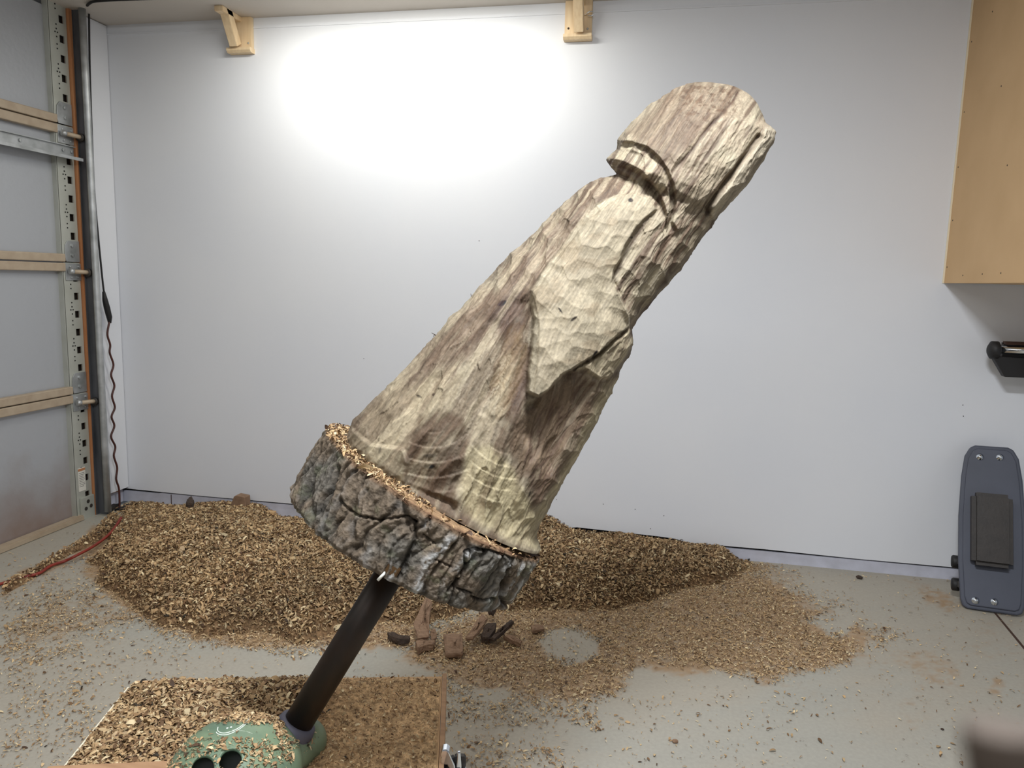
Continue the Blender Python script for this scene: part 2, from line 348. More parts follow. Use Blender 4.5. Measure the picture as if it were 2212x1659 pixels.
# left wall: narrow return beyond the garage door, header above, wall behind the camera side
TY = 3.165   # track position along y
wl = MB().box((XL - .05, (3.215 + YW) / 2, ZC / 2 + .045), (.1, YW - 3.215, ZC - .09)).build('wall_left', M['wall']); tag(wl, kind='structure')
MB().box((XL - .06, (3.215 + YW) / 2, .045), (.06, YW - 3.215, .09)).build('base_block', M['kerb'], wl)
MB().prism([(0, 0), (.10, -.01), (.13, .02), (.08, .035), (.05, .03), (.02, .06)], (XL + .001, 3.25, .085), (0, 1, 0), (0, 0, 1), (-1, 0, 0), .008).build('broken_edge', M['lumber'], wl)
wlr = MB().box((XL - .05, (YB - .7) / 2 - .2, ZC / 2), (.1, YB * -1 - .4, ZC)).build('wall_left_rear', M['wall']); tag(wlr, kind='structure')
wr = MB().box((XR + .05, (YB + YW) / 2, ZC / 2), (.1, YW - YB, ZC)).build('wall_right', M['wall']); tag(wr, kind='structure')
wf = MB().box(((XL + XR) / 2, YB - .05, ZC / 2), (XR - XL, .1, ZC)).build('wall_front', M['wall']); tag(wf, kind='structure')

# ---------------------------------------------------------------- garage door on the left
XD = XL - .035                      # plane of the door skin
d1 = empty('door_1', (XL, 3.0, 0), 'ribbed metal sectional garage door seen from inside', None, kind='structure')
JZ = [0.0, .640, 1.281, 1.922, 2.56]
SY0, SY1 = 3.072, 3.178             # stile along y
for i in range(4):
    z0, z1 = JZ[i] + (.012 if i == 0 else .02), min(JZ[i + 1], ZC) - .02
    nseg = 24; P = np.zeros((nseg, 12, 3))
    yy = np.linspace(.2, SY0 + .02, nseg); zz = np.linspace(z0, z1, 12)
    for j in range(12):
        P[:, j, 0] = XD; P[:, j, 1] = yy; P[:, j, 2] = zz[j]
    P[:, :, 0] += .004 * (fbm(P[:, :, 1] * 3, P[:, :, 2] * 4, i) - .5)
    bx = MB().box((XD - .012, (.2 + SY0 + .02) / 2, (z0 + z1) / 2), (.02, SY0 - .18, z1 - z0)).build('panel_core', M['door'], d1)
    o = grid_mesh('panel', P, M['door'], d1)
    # end stile with a column of square holes
    st = MB(); x = XL - .012; zt, zb = z1 + .02, z0 - .01
    yl, yh0, yh1 = SY0, SY1 - .045, SY1 - .016
    st.box((x, (yl + yh0) / 2, (zt + zb) / 2), (.006, yh0 - yl, zt - zb)); st.box((x, (yh1 + SY1) / 2, (zt + zb) / 2), (.006, SY1 - yh1, zt - zb))
    hz = [zb + .10 + k * .088 for k in range(6)]; prev = zb
    for h in hz: st.box((x, (yh0 + yh1) / 2, (prev + h) / 2), (.006, yh1 - yh0, h - prev)); prev = h + .034
    st.box((x, (yh0 + yh1) / 2, (prev + zt) / 2), (.006, yh1 - yh0, zt - prev))
    st.box((XL - .024, yl, (zt + zb) / 2), (.03, .006, zt - zb))
    so = st.build('stile', M['stile'], d1)
    ho = MB()
    for k, h in enumerate(hz):
        for dy, dz in [(-.018, .055), (-.018, .075)] + ([(-.012, .04), (-.026, .04), (-.018, .02)] if k % 2 else []):
            ho.box((x + .0035, yh0 + dy, h + dz), (.002, .006, .006))
    ho.build('screw_hole', M['void'], so)
    MB().box((XL - .034, (SY0 + SY1) / 2, (zt + zb) / 2), (.004, SY1 - SY0, zt - zb)).build('stile_hole_shade', M['dark'], so)  # dark sheet standing in for shade behind the square holes
for i in (1, 2, 3):                 # joint rails, hinge plates, rollers
    z = JZ[i]
    MB().box((XL - .014, (.2 + SY0 + .01) / 2, z + .022), (.034, SY0 - .19, .038)).build('rail', M['rail'], d1, bevel=.004)
    MB().box((XL - .016, (.2 + SY0 + .01) / 2, z - .022), (.034, SY0 - .19, .040)).build('rail', M['rail'], d1, bevel=.004)
    ym = (SY0 + SY1) / 2 + .010
    hp = MB(); pl = [(-.042, .0), (-.05, .03), (-.045, .08), (-.03, .10), (.042, .10), (.042, .0)]
    hp.prism(pl, (XL - .008, ym, z + .004), (0, 1, 0), (0, 0, 1), (1, 0, 0), .004)
    hp.prism([(-.05, -.085), (.045, -.085), (.045, -.004), (-.05, -.004)], (XL - .008, ym, z), (0, 1, 0), (0, 0, 1), (1, 0, 0), .004)
    hg = hp.build('hinge_plate', M['steel'], d1, bevel=.001)
    for dy, dz in ((-.004, .035), (-.004, .08), (-.025, -.02), (.03, -.02), (-.02, -.07), (.02, -.07)):
        r = .009 if dz > 0 else .005
        MB().lathe((XL - .005, ym + dy, z + dz), (1, 0, 0), [(r * 1.3, 0), (r * 1.3, .002), (r, .0022), (r, .007), (0, .008)], 6, False).build('bolt', M['steel'], hg)
    MB().tube([(XL + .018, ym - .035, z - .042), (XL + .030, ym + .03, z - .044), (XL + .030, TY + .02, z - .046)], .0105, 12).build('roller_shaft', M['rail'], d1)
    MB().tube([(XL + .012, ym - .046, z - .04), (XL + .02, ym - .028, z - .042)], .014, 12).build('shaft_collar', M['steel'], d1)
    MB().lathe((XL + .030, TY + .012, z - .046), (0, 1, 0), [(.0, 0), (.020, .001), (.020, .012), (0, .013)], 20).build('roller', M['dark'], d1)
# reinforcing strut under the upper joint
zs = 1.775
MB().prism([(0, -.004), (.052, -.004), (.052, -.014), (.056, -.014), (.056, .0), (.004, .0), (.004, .05), (.016, .05), (.016, .054), (0, .054)], (XL + .0, .2, zs), (1, 0, 0), (0, 0, 1), (0, 1, 0), 2.965).build('strut', M['steel'], d1)
for yy_ in (2.86, 3.10, 3.15):
    MB().lathe((XL + .004, yy_, zs + .03), (1, 0, 0), [(.008, 0), (.008, .006), (0, .007)], 6, False).build('bolt', M['steel'], d1)
# bottom bracket, label, sweep
bb = MB().box((XL - .002, 3.135, .055), (.012, .085, .115), bev=.002).build('bottom_bracket', M['stile'], d1)
for dy, dz in ((.0, .028), (-.016, -.006), (.018, .0)):
    MB().lathe((XL + .003, 3.135 + dy, .058 + dz), (1, 0, 0), [(.010, 0), (.010, .002), (0, .0022)], 14, False).build('bracket_hole', M['dark'], bb)
lb = MB().box((XL - .0075, 3.115, .205), (.001, .046, .12)).build('warning_label', M['label'], d1)
MB().box((XL - .0065, 3.115, .255), (.001, .046, .012)).build('label_stripe', M['orange'], lb)
tl = MB()
for k in range(9): tl.box((XL - .0065, 3.115 - .004 * (k % 3 == 2), .238 - k * .0085), (.0006, .036 - .008 * (k % 3 == 2), .0018))
tl.build('label_text', M['track'], lb)
MB().box((XL - .01, (0.2 + 3.1) / 2, .012), (.045, 2.9, .03), bev=.006).build('bottom_seal', M['rail'], d1)
# jamb and track
MB().box((XL - .022, SY1 + .016, ZC / 2), (.05, .026, ZC)).build('jamb', M['orange'], d1)
MB().box((XL - .08, SY1 + .05, ZC / 2), (.06, .10, ZC)).build('jamb_backing', M['void'], d1)
tr = MB()
tr.box((XL + .035, TY + .040, ZC / 2), (.075, .003, ZC)); tr.prism([(SY1 + .005, 0), (TY + .05, 0), (TY + .05, ZC), (SY1 + .022, ZC)], (XL + .0035, 0, 0), (0, 1, 0), (0, 0, 1), (1, 0, 0), .003)
tr.build('track', M['track'], d1)
lip = MB().tube([(XL + .066, TY + .030, z) for z in np.linspace(.02, ZC, 8)], .016, 14).build('track_lip', M['steel'], d1)
# trim strip beside the corner
t2 = MB().box((XL + .004, YW - .105, ZC / 2 + .04), (.012, .205, ZC - .09)).build('trim_2', M['wall']); tag(t2, kind='structure')

# photo-eye sensor on its bracket in the corner
s0 = on(262, 1100, 0, XL + .05)
se = empty('door_sensor', (s0[0], s0[1], 0), 'black sensor box on a bent bracket at the foot of the door track', 'sensor')
MB().box(s0 + (0.02, .0, .0), (.05, .10, .032), bev=.005).build('housing', M['rubber'], se)
MB().prism([(0, .0), (.012, 0), (.012, .07), (.05, .07), (.05, .082), (0, .082)], s0 + (-.045, -.05, -.055), (0, 1, 0), (0, 0, 1), (1, 0, 0), .03).build('bracket', M['dark'], se)
MB().box(s0 + (-.02, -.07, .022), (.045, .05, .012)).build('bracket_arm', M['dark'], se)
MB().box(s0 + (-.02, -.07, -.042), (.045, .055, .012)).build('bracket_arm', M['dark'], se)
MB().lathe(s0 + (.045, .02, 0), (1, 0, 0), [(.008, 0), (.008, .003), (0, .004)], 12).build('lens', M['chrome'], se)

# hanging cords
def smooth_path(pts, n=8):
    pts = [np.array(p, float) for p in pts]; out = []
    P = [pts[0]] + pts + [pts[-1]]
    for i in range(1, len(P) - 2):
        for k in range(n):
            t = k / n; a0, a1, a2, a3 = P[i - 1], P[i], P[i + 1], P[i + 2]
            out.append(.5 * ((2 * a1) + (-a0 + a2) * t + (2 * a0 - 5 * a1 + 4 * a2 - a3) * t * t + (-a0 + 3 * a1 - 3 * a2 + a3) * t ** 3))
    out.append(pts[-1]); return out
ec = empty('extension_cord', tuple(on(240, 900, 0, XL + .05)[:2]) + (0,), 'cord hanging beside the garage door track, black above and red below its plug', 'cord')
bp = [on(x, y, 0, XL + .045) for x, y in [(192, -5), (194, 150), (200, 330), (205, 430), (213, 520), (222, 610), (226, 640)]]
MB().tube(smooth_path(bp), .0045, 8).build('upper_cord', M['rubber'], ec)
pb = [on(x, y, 0, XL + .05) for x, y in [(224, 630), (227, 648), (231, 665), (236, 685), (237, 698)]]
MB().tube(pb, [.007, .013, .015, .014, .008], 12).build('plug', M['rubber'], ec)
rp = [on(x, y, 0, XL + .052) for x, y in [(237,692),(232,722),(238,745),(237,762),(245,788),(240,810),(247,833),(242,856),(248,880),(241,900),(247,920),(240,943),(249,965),(246,985),(253,1010),(251,1035),(257,1057),(258,1095),(254,1125)]]
MB().tube(smooth_path(rp), .0052, 8).build('lower_cord', mat('dark_red_cord', (84, 40, 30), .5, col2=(60, 32, 26), nscale=20), ec)
fp = [on(x, y, 2, .012 + .02 * (x > 150)) for x, y in [(262, 1118), (240, 1150), (205, 1178), (165, 1200), (140, 1212), (110, 1222), (85, 1238), (55, 1246), (25, 1256), (0, 1262), (-60, 1285)]]
fc = centered(MB().tube(smooth_path(fp), .0065, 8).build('floor_cord', M['red'])); tag(fc, 'red cord lying in the chips on the floor along the garage door', 'cord')
cp = [on(x, y, 2, ZC - .008) for x, y in [(188, 12), (200, 4), (230, 1), (300, -2), (420, -6)]]
cc = MB().tube(smooth_path(cp), .006, 8).build('ceiling_cable', M['rubber']); tag(cc, 'black cable running along under the ceiling at top left', 'cable')

# ---------------------------------------------------------------- shelf brackets and the shop light above the wall
BZ = 2.297
def bracket(xc, strut_dx, label, eye=False):
    w_ = .118
    r = empty('shelf_bracket', (xc, YW, BZ), label, 'bracket', 'pine shelf brackets high on the back wall')
    MB().box((xc, YW - .012, (BZ + .02 + ZC) / 2), (w_, .024, ZC - BZ - .02), bev=.002).build('back_board', M['pine'], r)
    MB().prism([(-.002, 0), (.035, 0), (.045, .010), (.045, .022), (-.002, .022)], (xc - w_ / 2 - .003, YW + .0, BZ), (0, -1, 0), (0, 0, 1), (1, 0, 0), w_ + .006).build('foot_cleat', M['pine'], r)
    a = np.array((xc + strut_dx, YW - .042, BZ + .022)); t = nrm((0, -.50, .87))
    b_ = a + t * .155
    c = (a + b_) / 2; MB().box(c + np.array((0, -.006, .012)), (.042, .165, .042), ax=[(1, 0, 0), t, np.cross((1, 0, 0), t)], bev=.002).build('strut', M['pine'], r)
    MB().box((xc + strut_dx, YW - .095, ZC - .012), (.042, .17, .024), bev=.002).build('arm', M['pine'], r)
    for dx, dz in ((-.042, .05), (.042, .045)):
        MB().lathe((xc + dx, YW - .024, BZ + dz), (0, -1, 0), [(.005, 0), (.004, .0015), (0, .002)], 10).build('screw', M['steel'] if dx > 0 else M['barkd'], r)
    if eye:
        e = np.array((xc + .02, YW - .026, BZ + .100)); pts = [e, e + (.014, -.012, .001)] + [e + (.034 - .014 * math.cos(t_), -.018, .009 * math.sin(t_)) for t_ in np.linspace(0, 5.6, 14)]
        MB().tube(pts, .0022, 8).build('screw_eye', M['chrome'], r)
    return r
bracket(-2.062, -.012, 'left pine shelf bracket high on the back wall, lit from its right')
bracket(-.437, .008, 'right pine shelf bracket with a metal screw eye, high on the back wall', True)
fx = empty('shop_light', (-1.20, 2.985, 2.44), 'long white shop light under the ceiling between the pine brackets', 'light')
MB().prism([(-.06, 0), (-.045, .03), (.045, .03), (.06, 0), (.055, -.0), (.04, .024), (-.04, .024), (-.055, 0)], (-1.85, 2.985, 2.430), (0, 1, 0), (0, 0, 1), (1, 0, 0), 1.3).build('reflector', M['white'], fx)
for xx in (-1.85, -.55): MB().box((xx, 2.985, 2.43), (.006, .12, .05)).build('end_cap', M['white'], fx)

# ---------------------------------------------------------------- wall cabinet top right
XC = 1.131; CZ = 1.284
cab = empty('wall_cabinet', (XC + .2, 3.0, CZ), 'large tan fibreboard cabinet hung high on the wall at right', 'cabinet')
MB().box((XC + .008, 3.04, (CZ + 2.43) / 2), (.016, .75, 2.43 - CZ)).build('side_panel', M['mdf'], cab, bevel=.001)
MB().box((XC + .32, 3.04, CZ + .010), (.60, .745, .018)).build('bottom_panel', M['mdf'], cab)
MB().box((XC + .32, 3.04, 2.42), (.60, .745, .018)).build('top_panel', M['mdf'], cab)
MB().box((XC + .63, 3.04, (CZ + 2.43) / 2), (.016, .75, 2.43 - CZ)).build('side_panel', M['mdf'], cab, bevel=.001)
MB().box((XC + .32, 2.66, (CZ + 2.43) / 2), (.6, .016, 2.43 - CZ)).build('door', M['mdf'], cab)
MB().box((XC + .002, 3.4165, (CZ + 2.43) / 2), (.016, .005, 2.43 - CZ)).build('lit_edge', M['mdf_edge'], cab)  # thin pale strip, the lit panel edge painted as a part
for px, py in [(2080,595),(2122,592),(2162,590),(2046,577),(2058,476),(2070,361),(2083,242),(2099,90),(2144,25),(2163,186),(2176,357)]:
    p = on(px, py, 0, XC); MB().lathe(p, (-1, 0, 0), [(.0032, 0), (.0025, .001), (0, .0014)], 8).build('nail', M['dark'], cab)

# black bar on the wall under the cabinet
h0 = on(2141, 756, 1, 3.30)
hd = empty('bar_holder', tuple(h0), 'black holder with a silver bar on the wall below the tan cabinet', 'holder')
MB().lathe(h0, (1, 0, 0), [(.008, -.012), (.020, -.01), (.036, 0), (.036, .022), (.03, .026), (0, .026)], 28).build('end_cap', M['rubber'], hd)
MB().tube([h0 + (.02, 0, .002), h0 + (.5, 0, .002)], .016, 16).build('bar', M['chrome'], hd)
MB().prism([(.01, -.035), (.055, -.105), (.5, -.105), (.5, -.03), (.01, -.025)], h0 + (0, -.015, 0), (1, 0, 0), (0, 0, 1), (0, 1, 0), .035).build('tray', M['rubber'], hd, bevel=.003)
MB().box(h0 + (.27, .03, -.02), (.44, .02, .10)).build('back_plate', M['dark'], hd)
MB().box(h0 + (.27, .08, -.02), (.04, .08, .06)).build('wall_arm', M['dark'], hd)
MB().box(h0 + (.27, .012, .030), (.44, .03, .012)).build('top_strip', M['joint'], hd)

# ---------------------------------------------------------------- creeper board leaning on the wall at right
B0 = on(2141, 1322, 2, 0.0); T0 = on_plane(2140, 966, (0, 3.36, 0), np.array((0, 1., 0)))
up = nrm(T0 - B0); wd = nrm(np.cross(up, nrm((-.20, -1, 0)))) ; 
if wd[0] < 0: wd = -wd
nn = nrm(np.cross(wd, up)); nn = nn if nn[1] < 0 else -nn
HL = np.linalg.norm(T0 - B0)
k = np.linalg.norm(on_plane(2212, 1150, B0, nn) - on_plane(2068, 1150, B0, nn)) / 2
cr = empty('creeper_seat', tuple(B0), 'grey plastic rolling creeper board with black pad, leaning on the wall at right', 'creeper')
def outl(s, inset=0):
    pts = []
    raw = [(-.72, .0), (-.86, .012), (-.93, .05), (-1.0, .28), (-1.0, .55), (-.92, .80), (-.82, .93), (-.66, .985), (-.5, 1.0)]
    pts = raw + [(-x, y) for x, y in raw[::-1]]
    return [((x * (k - inset)), inset + y * (HL - 2 * inset)) for x, y in pts]
def plate(z0, z1, inset): return MB().prism(outl(1, inset), B0 + nn * z0, wd, up, nn, z1 - z0)
plate(0, .022, 0).build('board', M['creeper'], cr, bevel=.006)
plate(.018, .030, .014).build('raised_rim', M['creeper'], cr, bevel=.004)
pc = on_plane(2139, 1146, B0 + nn * .035, nn); pw = np.linalg.norm(on_plane(2184, 1146, pc, nn) - on_plane(2096, 1146, pc, nn)); ph = np.linalg.norm(on_plane(2139, 1066, pc, nn) - on_plane(2139, 1222, pc, nn))
bm = MB().box(pc + nn * .022, (pw, ph, .060), ax=[wd, up, nn], bev=.016); bm.build('pad', M['pad'], cr)
MB().box(pc - nn * .010, (pw + .02, ph + .02, .008), ax=[wd, up, nn], bev=.003).build('pad_base', M['rubber'], cr)
for px, py in [(2117, 987), (2160, 988), (2107, 1297), (2148, 1300)]:
    p = on_plane(px, py, B0 + nn * .030, nn); MB().lathe(p, nn, [(.014, 0), (.014, .002), (.009, .003), (.008, .009), (0, .011)], 14).build('bolt', M['chrome'], cr)
for py in (1213, 1262):
    p = on_plane(2062, py, B0 - nn * .05, nn)
    MB().lathe(p - wd * .012, wd, [(.0, 0), (.022, .001), (.026, .006), (.026, .026), (.022, .031), (0, .032)], 20).build('caster_wheel', M['rubber'], cr)
    MB().box(p + wd * .03 + nn * .02, (.05, .03, .05), ax=[wd, up, nn], bev=.004).build('caster_fork', M['dark'], cr)

# ---------------------------------------------------------------- low plywood work box
ZT = .30
tu = nrm((.9625, .2713, 0)); tv = nrm((.2713, -.9625, 0))
c_fl = on(293, 1470, 2, ZT); TW = .715; TD = .62
tb = empty('work_platform', (*(c_fl + tu * TW / 2 + tv * TD / 2)[:2], 0), 'low plywood work platform carrying the green vise, covered in shavings', 'platform')
MB().box(c_fl + tu * TW / 2 + tv * TD / 2 + (0, 0, -.009), (TW, TD, .018), ax=[tu, tv, (0, 0, 1)]).build('top_board', M['ply'], tb, bevel=.001)
for s_, nm in ((0.012, 'side_board'), (TW - .012, 'side_board')):
    MB().box(c_fl + tu * s_ + tv * TD / 2 + (0, 0, -.159), (.018, TD - .02, .282), ax=[tu, tv, (0, 0, 1)]).build(nm, M['lumber'] if s_ > .1 else M['ply'], tb, bevel=.001)
for s_ in (.012, TD - .012):
    MB().box(c_fl + tu * TW / 2 + tv * s_ + (0, 0, -.159), (TW - .045, .018, .282), ax=[tu, tv, (0, 0, 1)]).build('end_board', M['ply'], tb, bevel=.001)
# rim batten standing just proud along the right edge
rb = MB().box(c_fl + tu * (TW + .006) + tv * (TD / 2) + (0, 0, -.03), (.010, TD, .075), ax=[tu, tv, (0, 0, 1)]).build('rim_batten', M['lumber'], tb, bevel=.001)
MB().box(c_fl + tu * (-.003) + tv * (TD / 2) + (0, 0, .0), (.003, TD * .9, .004), ax=[tu, tv, (0, 0, 1)]).build('lit_edge', M['mdf_edge'], tb)  # added pale strip standing in for the plywood edge highlight
lm0 = on(142, 1652, 2, ZT + .055); lm1 = on(400, 1640, 2, ZT + .055)
lu = nrm(lm1 - lm0); lv = np.array((lu[1], -lu[0], 0))
lm = empty('lumber_stick', tuple((lm0 + lm1) / 2 + (0, 0, -.055)), 'brown lumber stick on the platform at bottom left', 'lumber')
MB().box((lm0 + lm1) / 2 + lv * .019 + lu * .0 + (0, 0, -.0265), (.27, .038, .053), ax=[lu, lv, (0, 0, 1)], bev=.002).build('stick', M['lumber'], lm)
# ---- chrome clamp on the right rim
c0 = on(980, 1640, 2, ZT + .01); c0 = np.array(c0)
kl = empty('toggle_clamp', tuple(c0), 'chrome toggle clamp on the right rim of the work platform', 'clamp')
rc = nrm((.979, .203, 0)); fc_ = nrm((-.203, .979, 0))
def cpt(px, py, dz=0.0): return on_plane(px, py, c0 + fc_ * dz, fc_)
def pprism(px, off, thick, name, m, bev=.002):
    P3 = [cpt(*q, off) for q in px]; n = len(P3); b_ = [q - fc_ * thick for q in P3]
    MB().add(P3 + b_, [tuple(range(n)), tuple(range(n, 2 * n))[::-1]] + [(i, (i + 1) % n, n + (i + 1) % n, n + i) for i in range(n)]).build(name, m, kl, bevel=bev)
pprism([(955,1636),(954,1612),(958,1606),(966,1605),(972,1610),(984,1638),(988,1662),(980,1662),(968,1637)], .01, .022, 'handle', M['chrome'])
pprism([(988,1700),(986,1660),(988,1621),(995,1620),(998,1660),(998,1700)], .0, .008, 'spindle', M['chrome'])
pprism([(984,1650),(982,1629),(987,1626),(1003,1627),(1007,1632),(1007,1648),(1001,1656)], .014, .010, 'plate', M['dark'], .001)
pprism([(955,1700),(956,1640),(964,1636),(985,1660),(996,1700)], .012, .006, 'base_plate', M['socket'], .001)
pprism([(998,1668),(1000,1656),(1006,1655),(1010,1662),(1009,1672)], .004, .010, 'nut', M['chrome'], .001)
MB().box(c0 + (0, 0, -.07), (.03, .03, .11), ax=[rc, fc_, (0, 0, 1)], bev=.002).build('mount', M['dark'], kl)

# ---------------------------------------------------------------- vise ball, socket and pipe
P0 = on(641, 1566, 2, ZT + .088)
hz_ = nrm((P0[0], P0[1], 0)); dq = ray(846, 1233)
lo, hi = .5, 3.0
for _ in range(60):
    t = (lo + hi) / 2; Q = CAM + dq * t; v = (Q - P0) / np.linalg.norm(Q - P0)
    if v.dot(hz_) < -.01: lo = t
    else: hi = t
AX = v; Q1 = Q
vw = nrm(on_plane(930, 1080, P0, nrm(hz_)) - CAM)
NF = nrm(-(vw - AX * vw.dot(AX)))        # toward the camera
LT = np.cross(AX, NF); LT = LT if LT[0] > 0 else -LT
def fibre(m, ax):
    nt = m.node_tree; b = nt.nodes['Principled BSDF']
    tc = nt.nodes.new('ShaderNodeTexCoord'); m1 = nt.nodes.new('ShaderNodeMapping'); m2 = nt.nodes.new('ShaderNodeMapping')
    m1.inputs['Rotation'].default_value = Vector(ax).rotation_difference(Vector((0, 0, 1))).to_euler(); m2.inputs['Scale'].default_value = (1, 1, .07)
    n = nt.nodes.new('ShaderNodeTexNoise'); n.inputs['Scale'].default_value = 260; n.inputs['Detail'].default_value = 5
    nt.links.new(tc.outputs['Object'], m1.inputs[0]); nt.links.new(m1.outputs[0], m2.inputs[0]); nt.links.new(m2.outputs[0], n.inputs['Vector'])
    r = nt.nodes.new('ShaderNodeMapRange'); r.inputs['From Min'].default_value = .3; r.inputs['From Max'].default_value = .7; r.inputs['To Min'].default_value = .80; r.inputs['To Max'].default_value = 1.14
    nt.links.new(n.outputs['Fac'], r.inputs['Value']); old = b.inputs['Base Color'].links[0].from_socket
    v = nt.nodes.new('ShaderNodeVectorMath'); v.operation = 'SCALE'; nt.links.new(old, v.inputs[0]); nt.links.new(r.outputs[0], v.inputs['Scale']); nt.links.new(v.outputs[0], b.inputs['Base Color'])
    bp = nt.nodes.new('ShaderNodeBump'); bp.inputs['Strength'].default_value = .35; bp.inputs['Distance'].default_value = .0015; nt.links.new(n.outputs['Fac'], bp.inputs['Height'])
    nt.links.new(b.inputs['Normal'].links[0].from_socket, bp.inputs['Normal']); nt.links.new(bp.outputs[0], b.inputs['Normal'])
fibre(M['carved'], AX)
def pl(px, py, off=0.0): return on_plane(px, py, P0 + NF * off, NF)

vs = empty('carving_vise', (P0[0] - .06, P0[1] - .03, ZT), 'green cast ball vise holding the dark pipe under the carving', 'vise')
def green_cast():
    bm = bmesh.new()
    C0 = on(508, 1672, 2, ZT + .052); L0 = on(655, 1602, 2, ZT + .036)
    def ell(c, r, ax=None):
        A = np.eye(3) if ax is None else np.array([nrm(q) for q in ax])
        ret = bmesh.ops.create_uvsphere(bm, u_segments=40, v_segments=24, radius=1)
        for q in ret['verts']: q.co = Vector(np.array(c) + A.T @ (np.array(r) * np.array(q.co)))
    d = nrm(L0 - C0); s = nrm((-d[1], d[0], 0)); u_ = np.cross(d, s)
    ell(C0, (.124, .108, .096), [d, s, u_]); ell(L0, (.046, .046, .046))
    ell((C0 + L0) / 2 + d * .02, (.085, .060, .046), [d, s, u_])
    me = bpy.data.meshes.new('casting'); bm.to_mesh(me); bm.free()
    o = bpy.data.objects.new('casting', me); COL.objects.link(o)
    md = o.modifiers.new('r', 'REMESH'); md.mode = 'VOXEL'; md.voxel_size = .0035
    sm = o.modifiers.new('s', 'SMOOTH'); sm.iterations = 12; sm.factor = .6
    cut = []
    for px, py in ((438, 1662), (498, 1647)):
        p = None; d_ = ray(px, py); d_ = d_ / np.linalg.norm(d_)
        # aim at the near surface of the dome
        tt = np.dot(C0 - CAM, d_); p = CAM + d_ * (tt - .075)
        c = MB().tube([p - d_ * .03 + np.array((0, 0, .004)), p + d_ * .05], .0185, 28).build('cut', M['dark']); cut.append(c)
        b_ = o.modifiers.new('b', 'BOOLEAN'); b_.operation = 'DIFFERENCE'; b_.object = c; b_.solver = 'EXACT'
    dg = bpy.context.evaluated_depsgraph_get(); nm = bpy.data.meshes.new_from_object(o.evaluated_get(dg))
    for c in cut: bpy.data.objects.remove(c)
    bpy.data.objects.remove(o)
    for q in nm.vertices: q.co.z = max(q.co.z, ZT + .0005)
    nm.name = 'casting'; nm.materials.clear(); nm.materials.append(M['green']); nm.transform(Matrix.Translation(-Vector(vs.location)))
    nm.polygons.foreach_set('use_smooth', [True] * len(nm.polygons))
    o = bpy.data.objects.new('casting', nm); COL.objects.link(o); o.parent = vs
    for px, py in ((438, 1662), (498, 1647)):
        d_ = ray(px, py); d_ = d_ / np.linalg.norm(d_); p = CAM + d_ * (np.dot(C0 - CAM, d_) - .075)
        MB().tube([p + d_ * .025, p + d_ * .03], .018, 20).build('bore_shade', M['rubber'], vs)  # black disc inside each bore, standing in for its shade
    return o, C0, L0
cast, C0, L0 = green_cast()
bpy.context.view_layer.update()
MB().lathe(P0 - AX * .045, AX, [(.046, .004), (.045, .018), (.039, .040), (.036, .052), (.030, .054)], 36).build('socket', M['socket'], vs)
# circular emblem outline on the dome
def surf(px, py):
    d_ = ray(px, py); d_ /= np.linalg.norm(d_); o_ = CAM - np.array(vs.location)
    ok, loc, nr, _ = cast.ray_cast(Vector(o_), Vector(d_))
    return (np.array(loc) + np.array(vs.location), np.array(nr)) if ok else (None, None)
for pts in ([(471,1571),(470,1578),(476,1583),(486,1584),(498,1581),(510,1576),(521,1569),(531,1560),(538,1553)], [(467,1582),(471,1586),(480,1588),(492,1587),(505,1582),(518,1575),(529,1566),(536,1558)]):
    q = []
    for a_ in pts:
        l_, n_ = surf(*a_)
        if l_ is not None: q.append(l_ + n_ * .0003)
    if len(q) > 3: MB().tube(smooth_path(q, 4), .0009, 6).build('emblem_ring', M['white'], vs)
for a_ in ((491, 1573), (499, 1571)):
    l_, n_ = surf(*a_)
    if l_ is not None: MB().lathe(l_, n_, [(.0022, 0), (.0018, .0006), (0, .0008)], 8).build('emblem_mark', M['white'], vs)

PR = .5 * 63.5 * np.dot((P0 + Q1) / 2 - CAM, R @ np.array((0, 0, 1.))) / F
LP = np.linalg.norm(Q1 - P0)
MB().lathe(P0 - AX * .004, AX, [(PR * .86, 0), (PR, 0.002), (PR, LP + .07), (PR * .86, LP + .07), (PR * .86, 0)], 48).build('pipe', M['pipe'], vs)

# ---------------------------------------------------------------- log slice with bark
SC = pl(938, 1060)                      # centre of the slice's upper face
SR = np.linalg.norm(pl(1176, 1188) - pl(700, 932)) / 2
TH = np.linalg.norm(pl(700, 935) - pl(660, 1094)) * .97
wc = empty('wood_carving', tuple(SC - AX * TH), 'tilted roughed-out wooden figure carved from a log, on a bark-edged base', 'sculpture')
nu, nv = 900, 110
th = np.linspace(0, 2 * math.pi, nu, endpoint=False); hh = np.linspace(0, 1, nv)
TT, HH = np.meshgrid(th, hh, indexing='ij')
# bark plates: wide ridges along the log's length, split by furrows
u2 = TT * SR / .001; v2 = HH * TH / .001
wob = 30 * (fbm(u2 / 80, v2 / 60, 11) - .5)
f1, f2, cid = worley((u2 + wob) / 62, (v2 + wob) / 190 + 3, 21)
fur = sstep(0, .16, f2 - f1)
k1, k2, kid = worley((u2 + wob * 1.3) / 27, (v2 + wob) / 120 + 7, 33); fur2 = sstep(0, .30, k2 - k1)
fine = fbm(u2 / 5, v2 / 9, 61, 4)
g1, g2, gc = worley((u2 + wob * .6) / 11, v2 / 20, 71)
rad = SR * 0.985 + .0060 * (fur - 1) + .0034 * (fur2 - 1) + .004 * (cid - .5) + .003 * (kid - .5) + .0045 * (fine - .5) + .0008 * (g2 - g1) + .0030 * np.sin((u2 + wob * 1.6) / 52 * 6.283) + .012 * (vnoise(TT * 1.6 + 9, 0 * TT, 5) - .5)
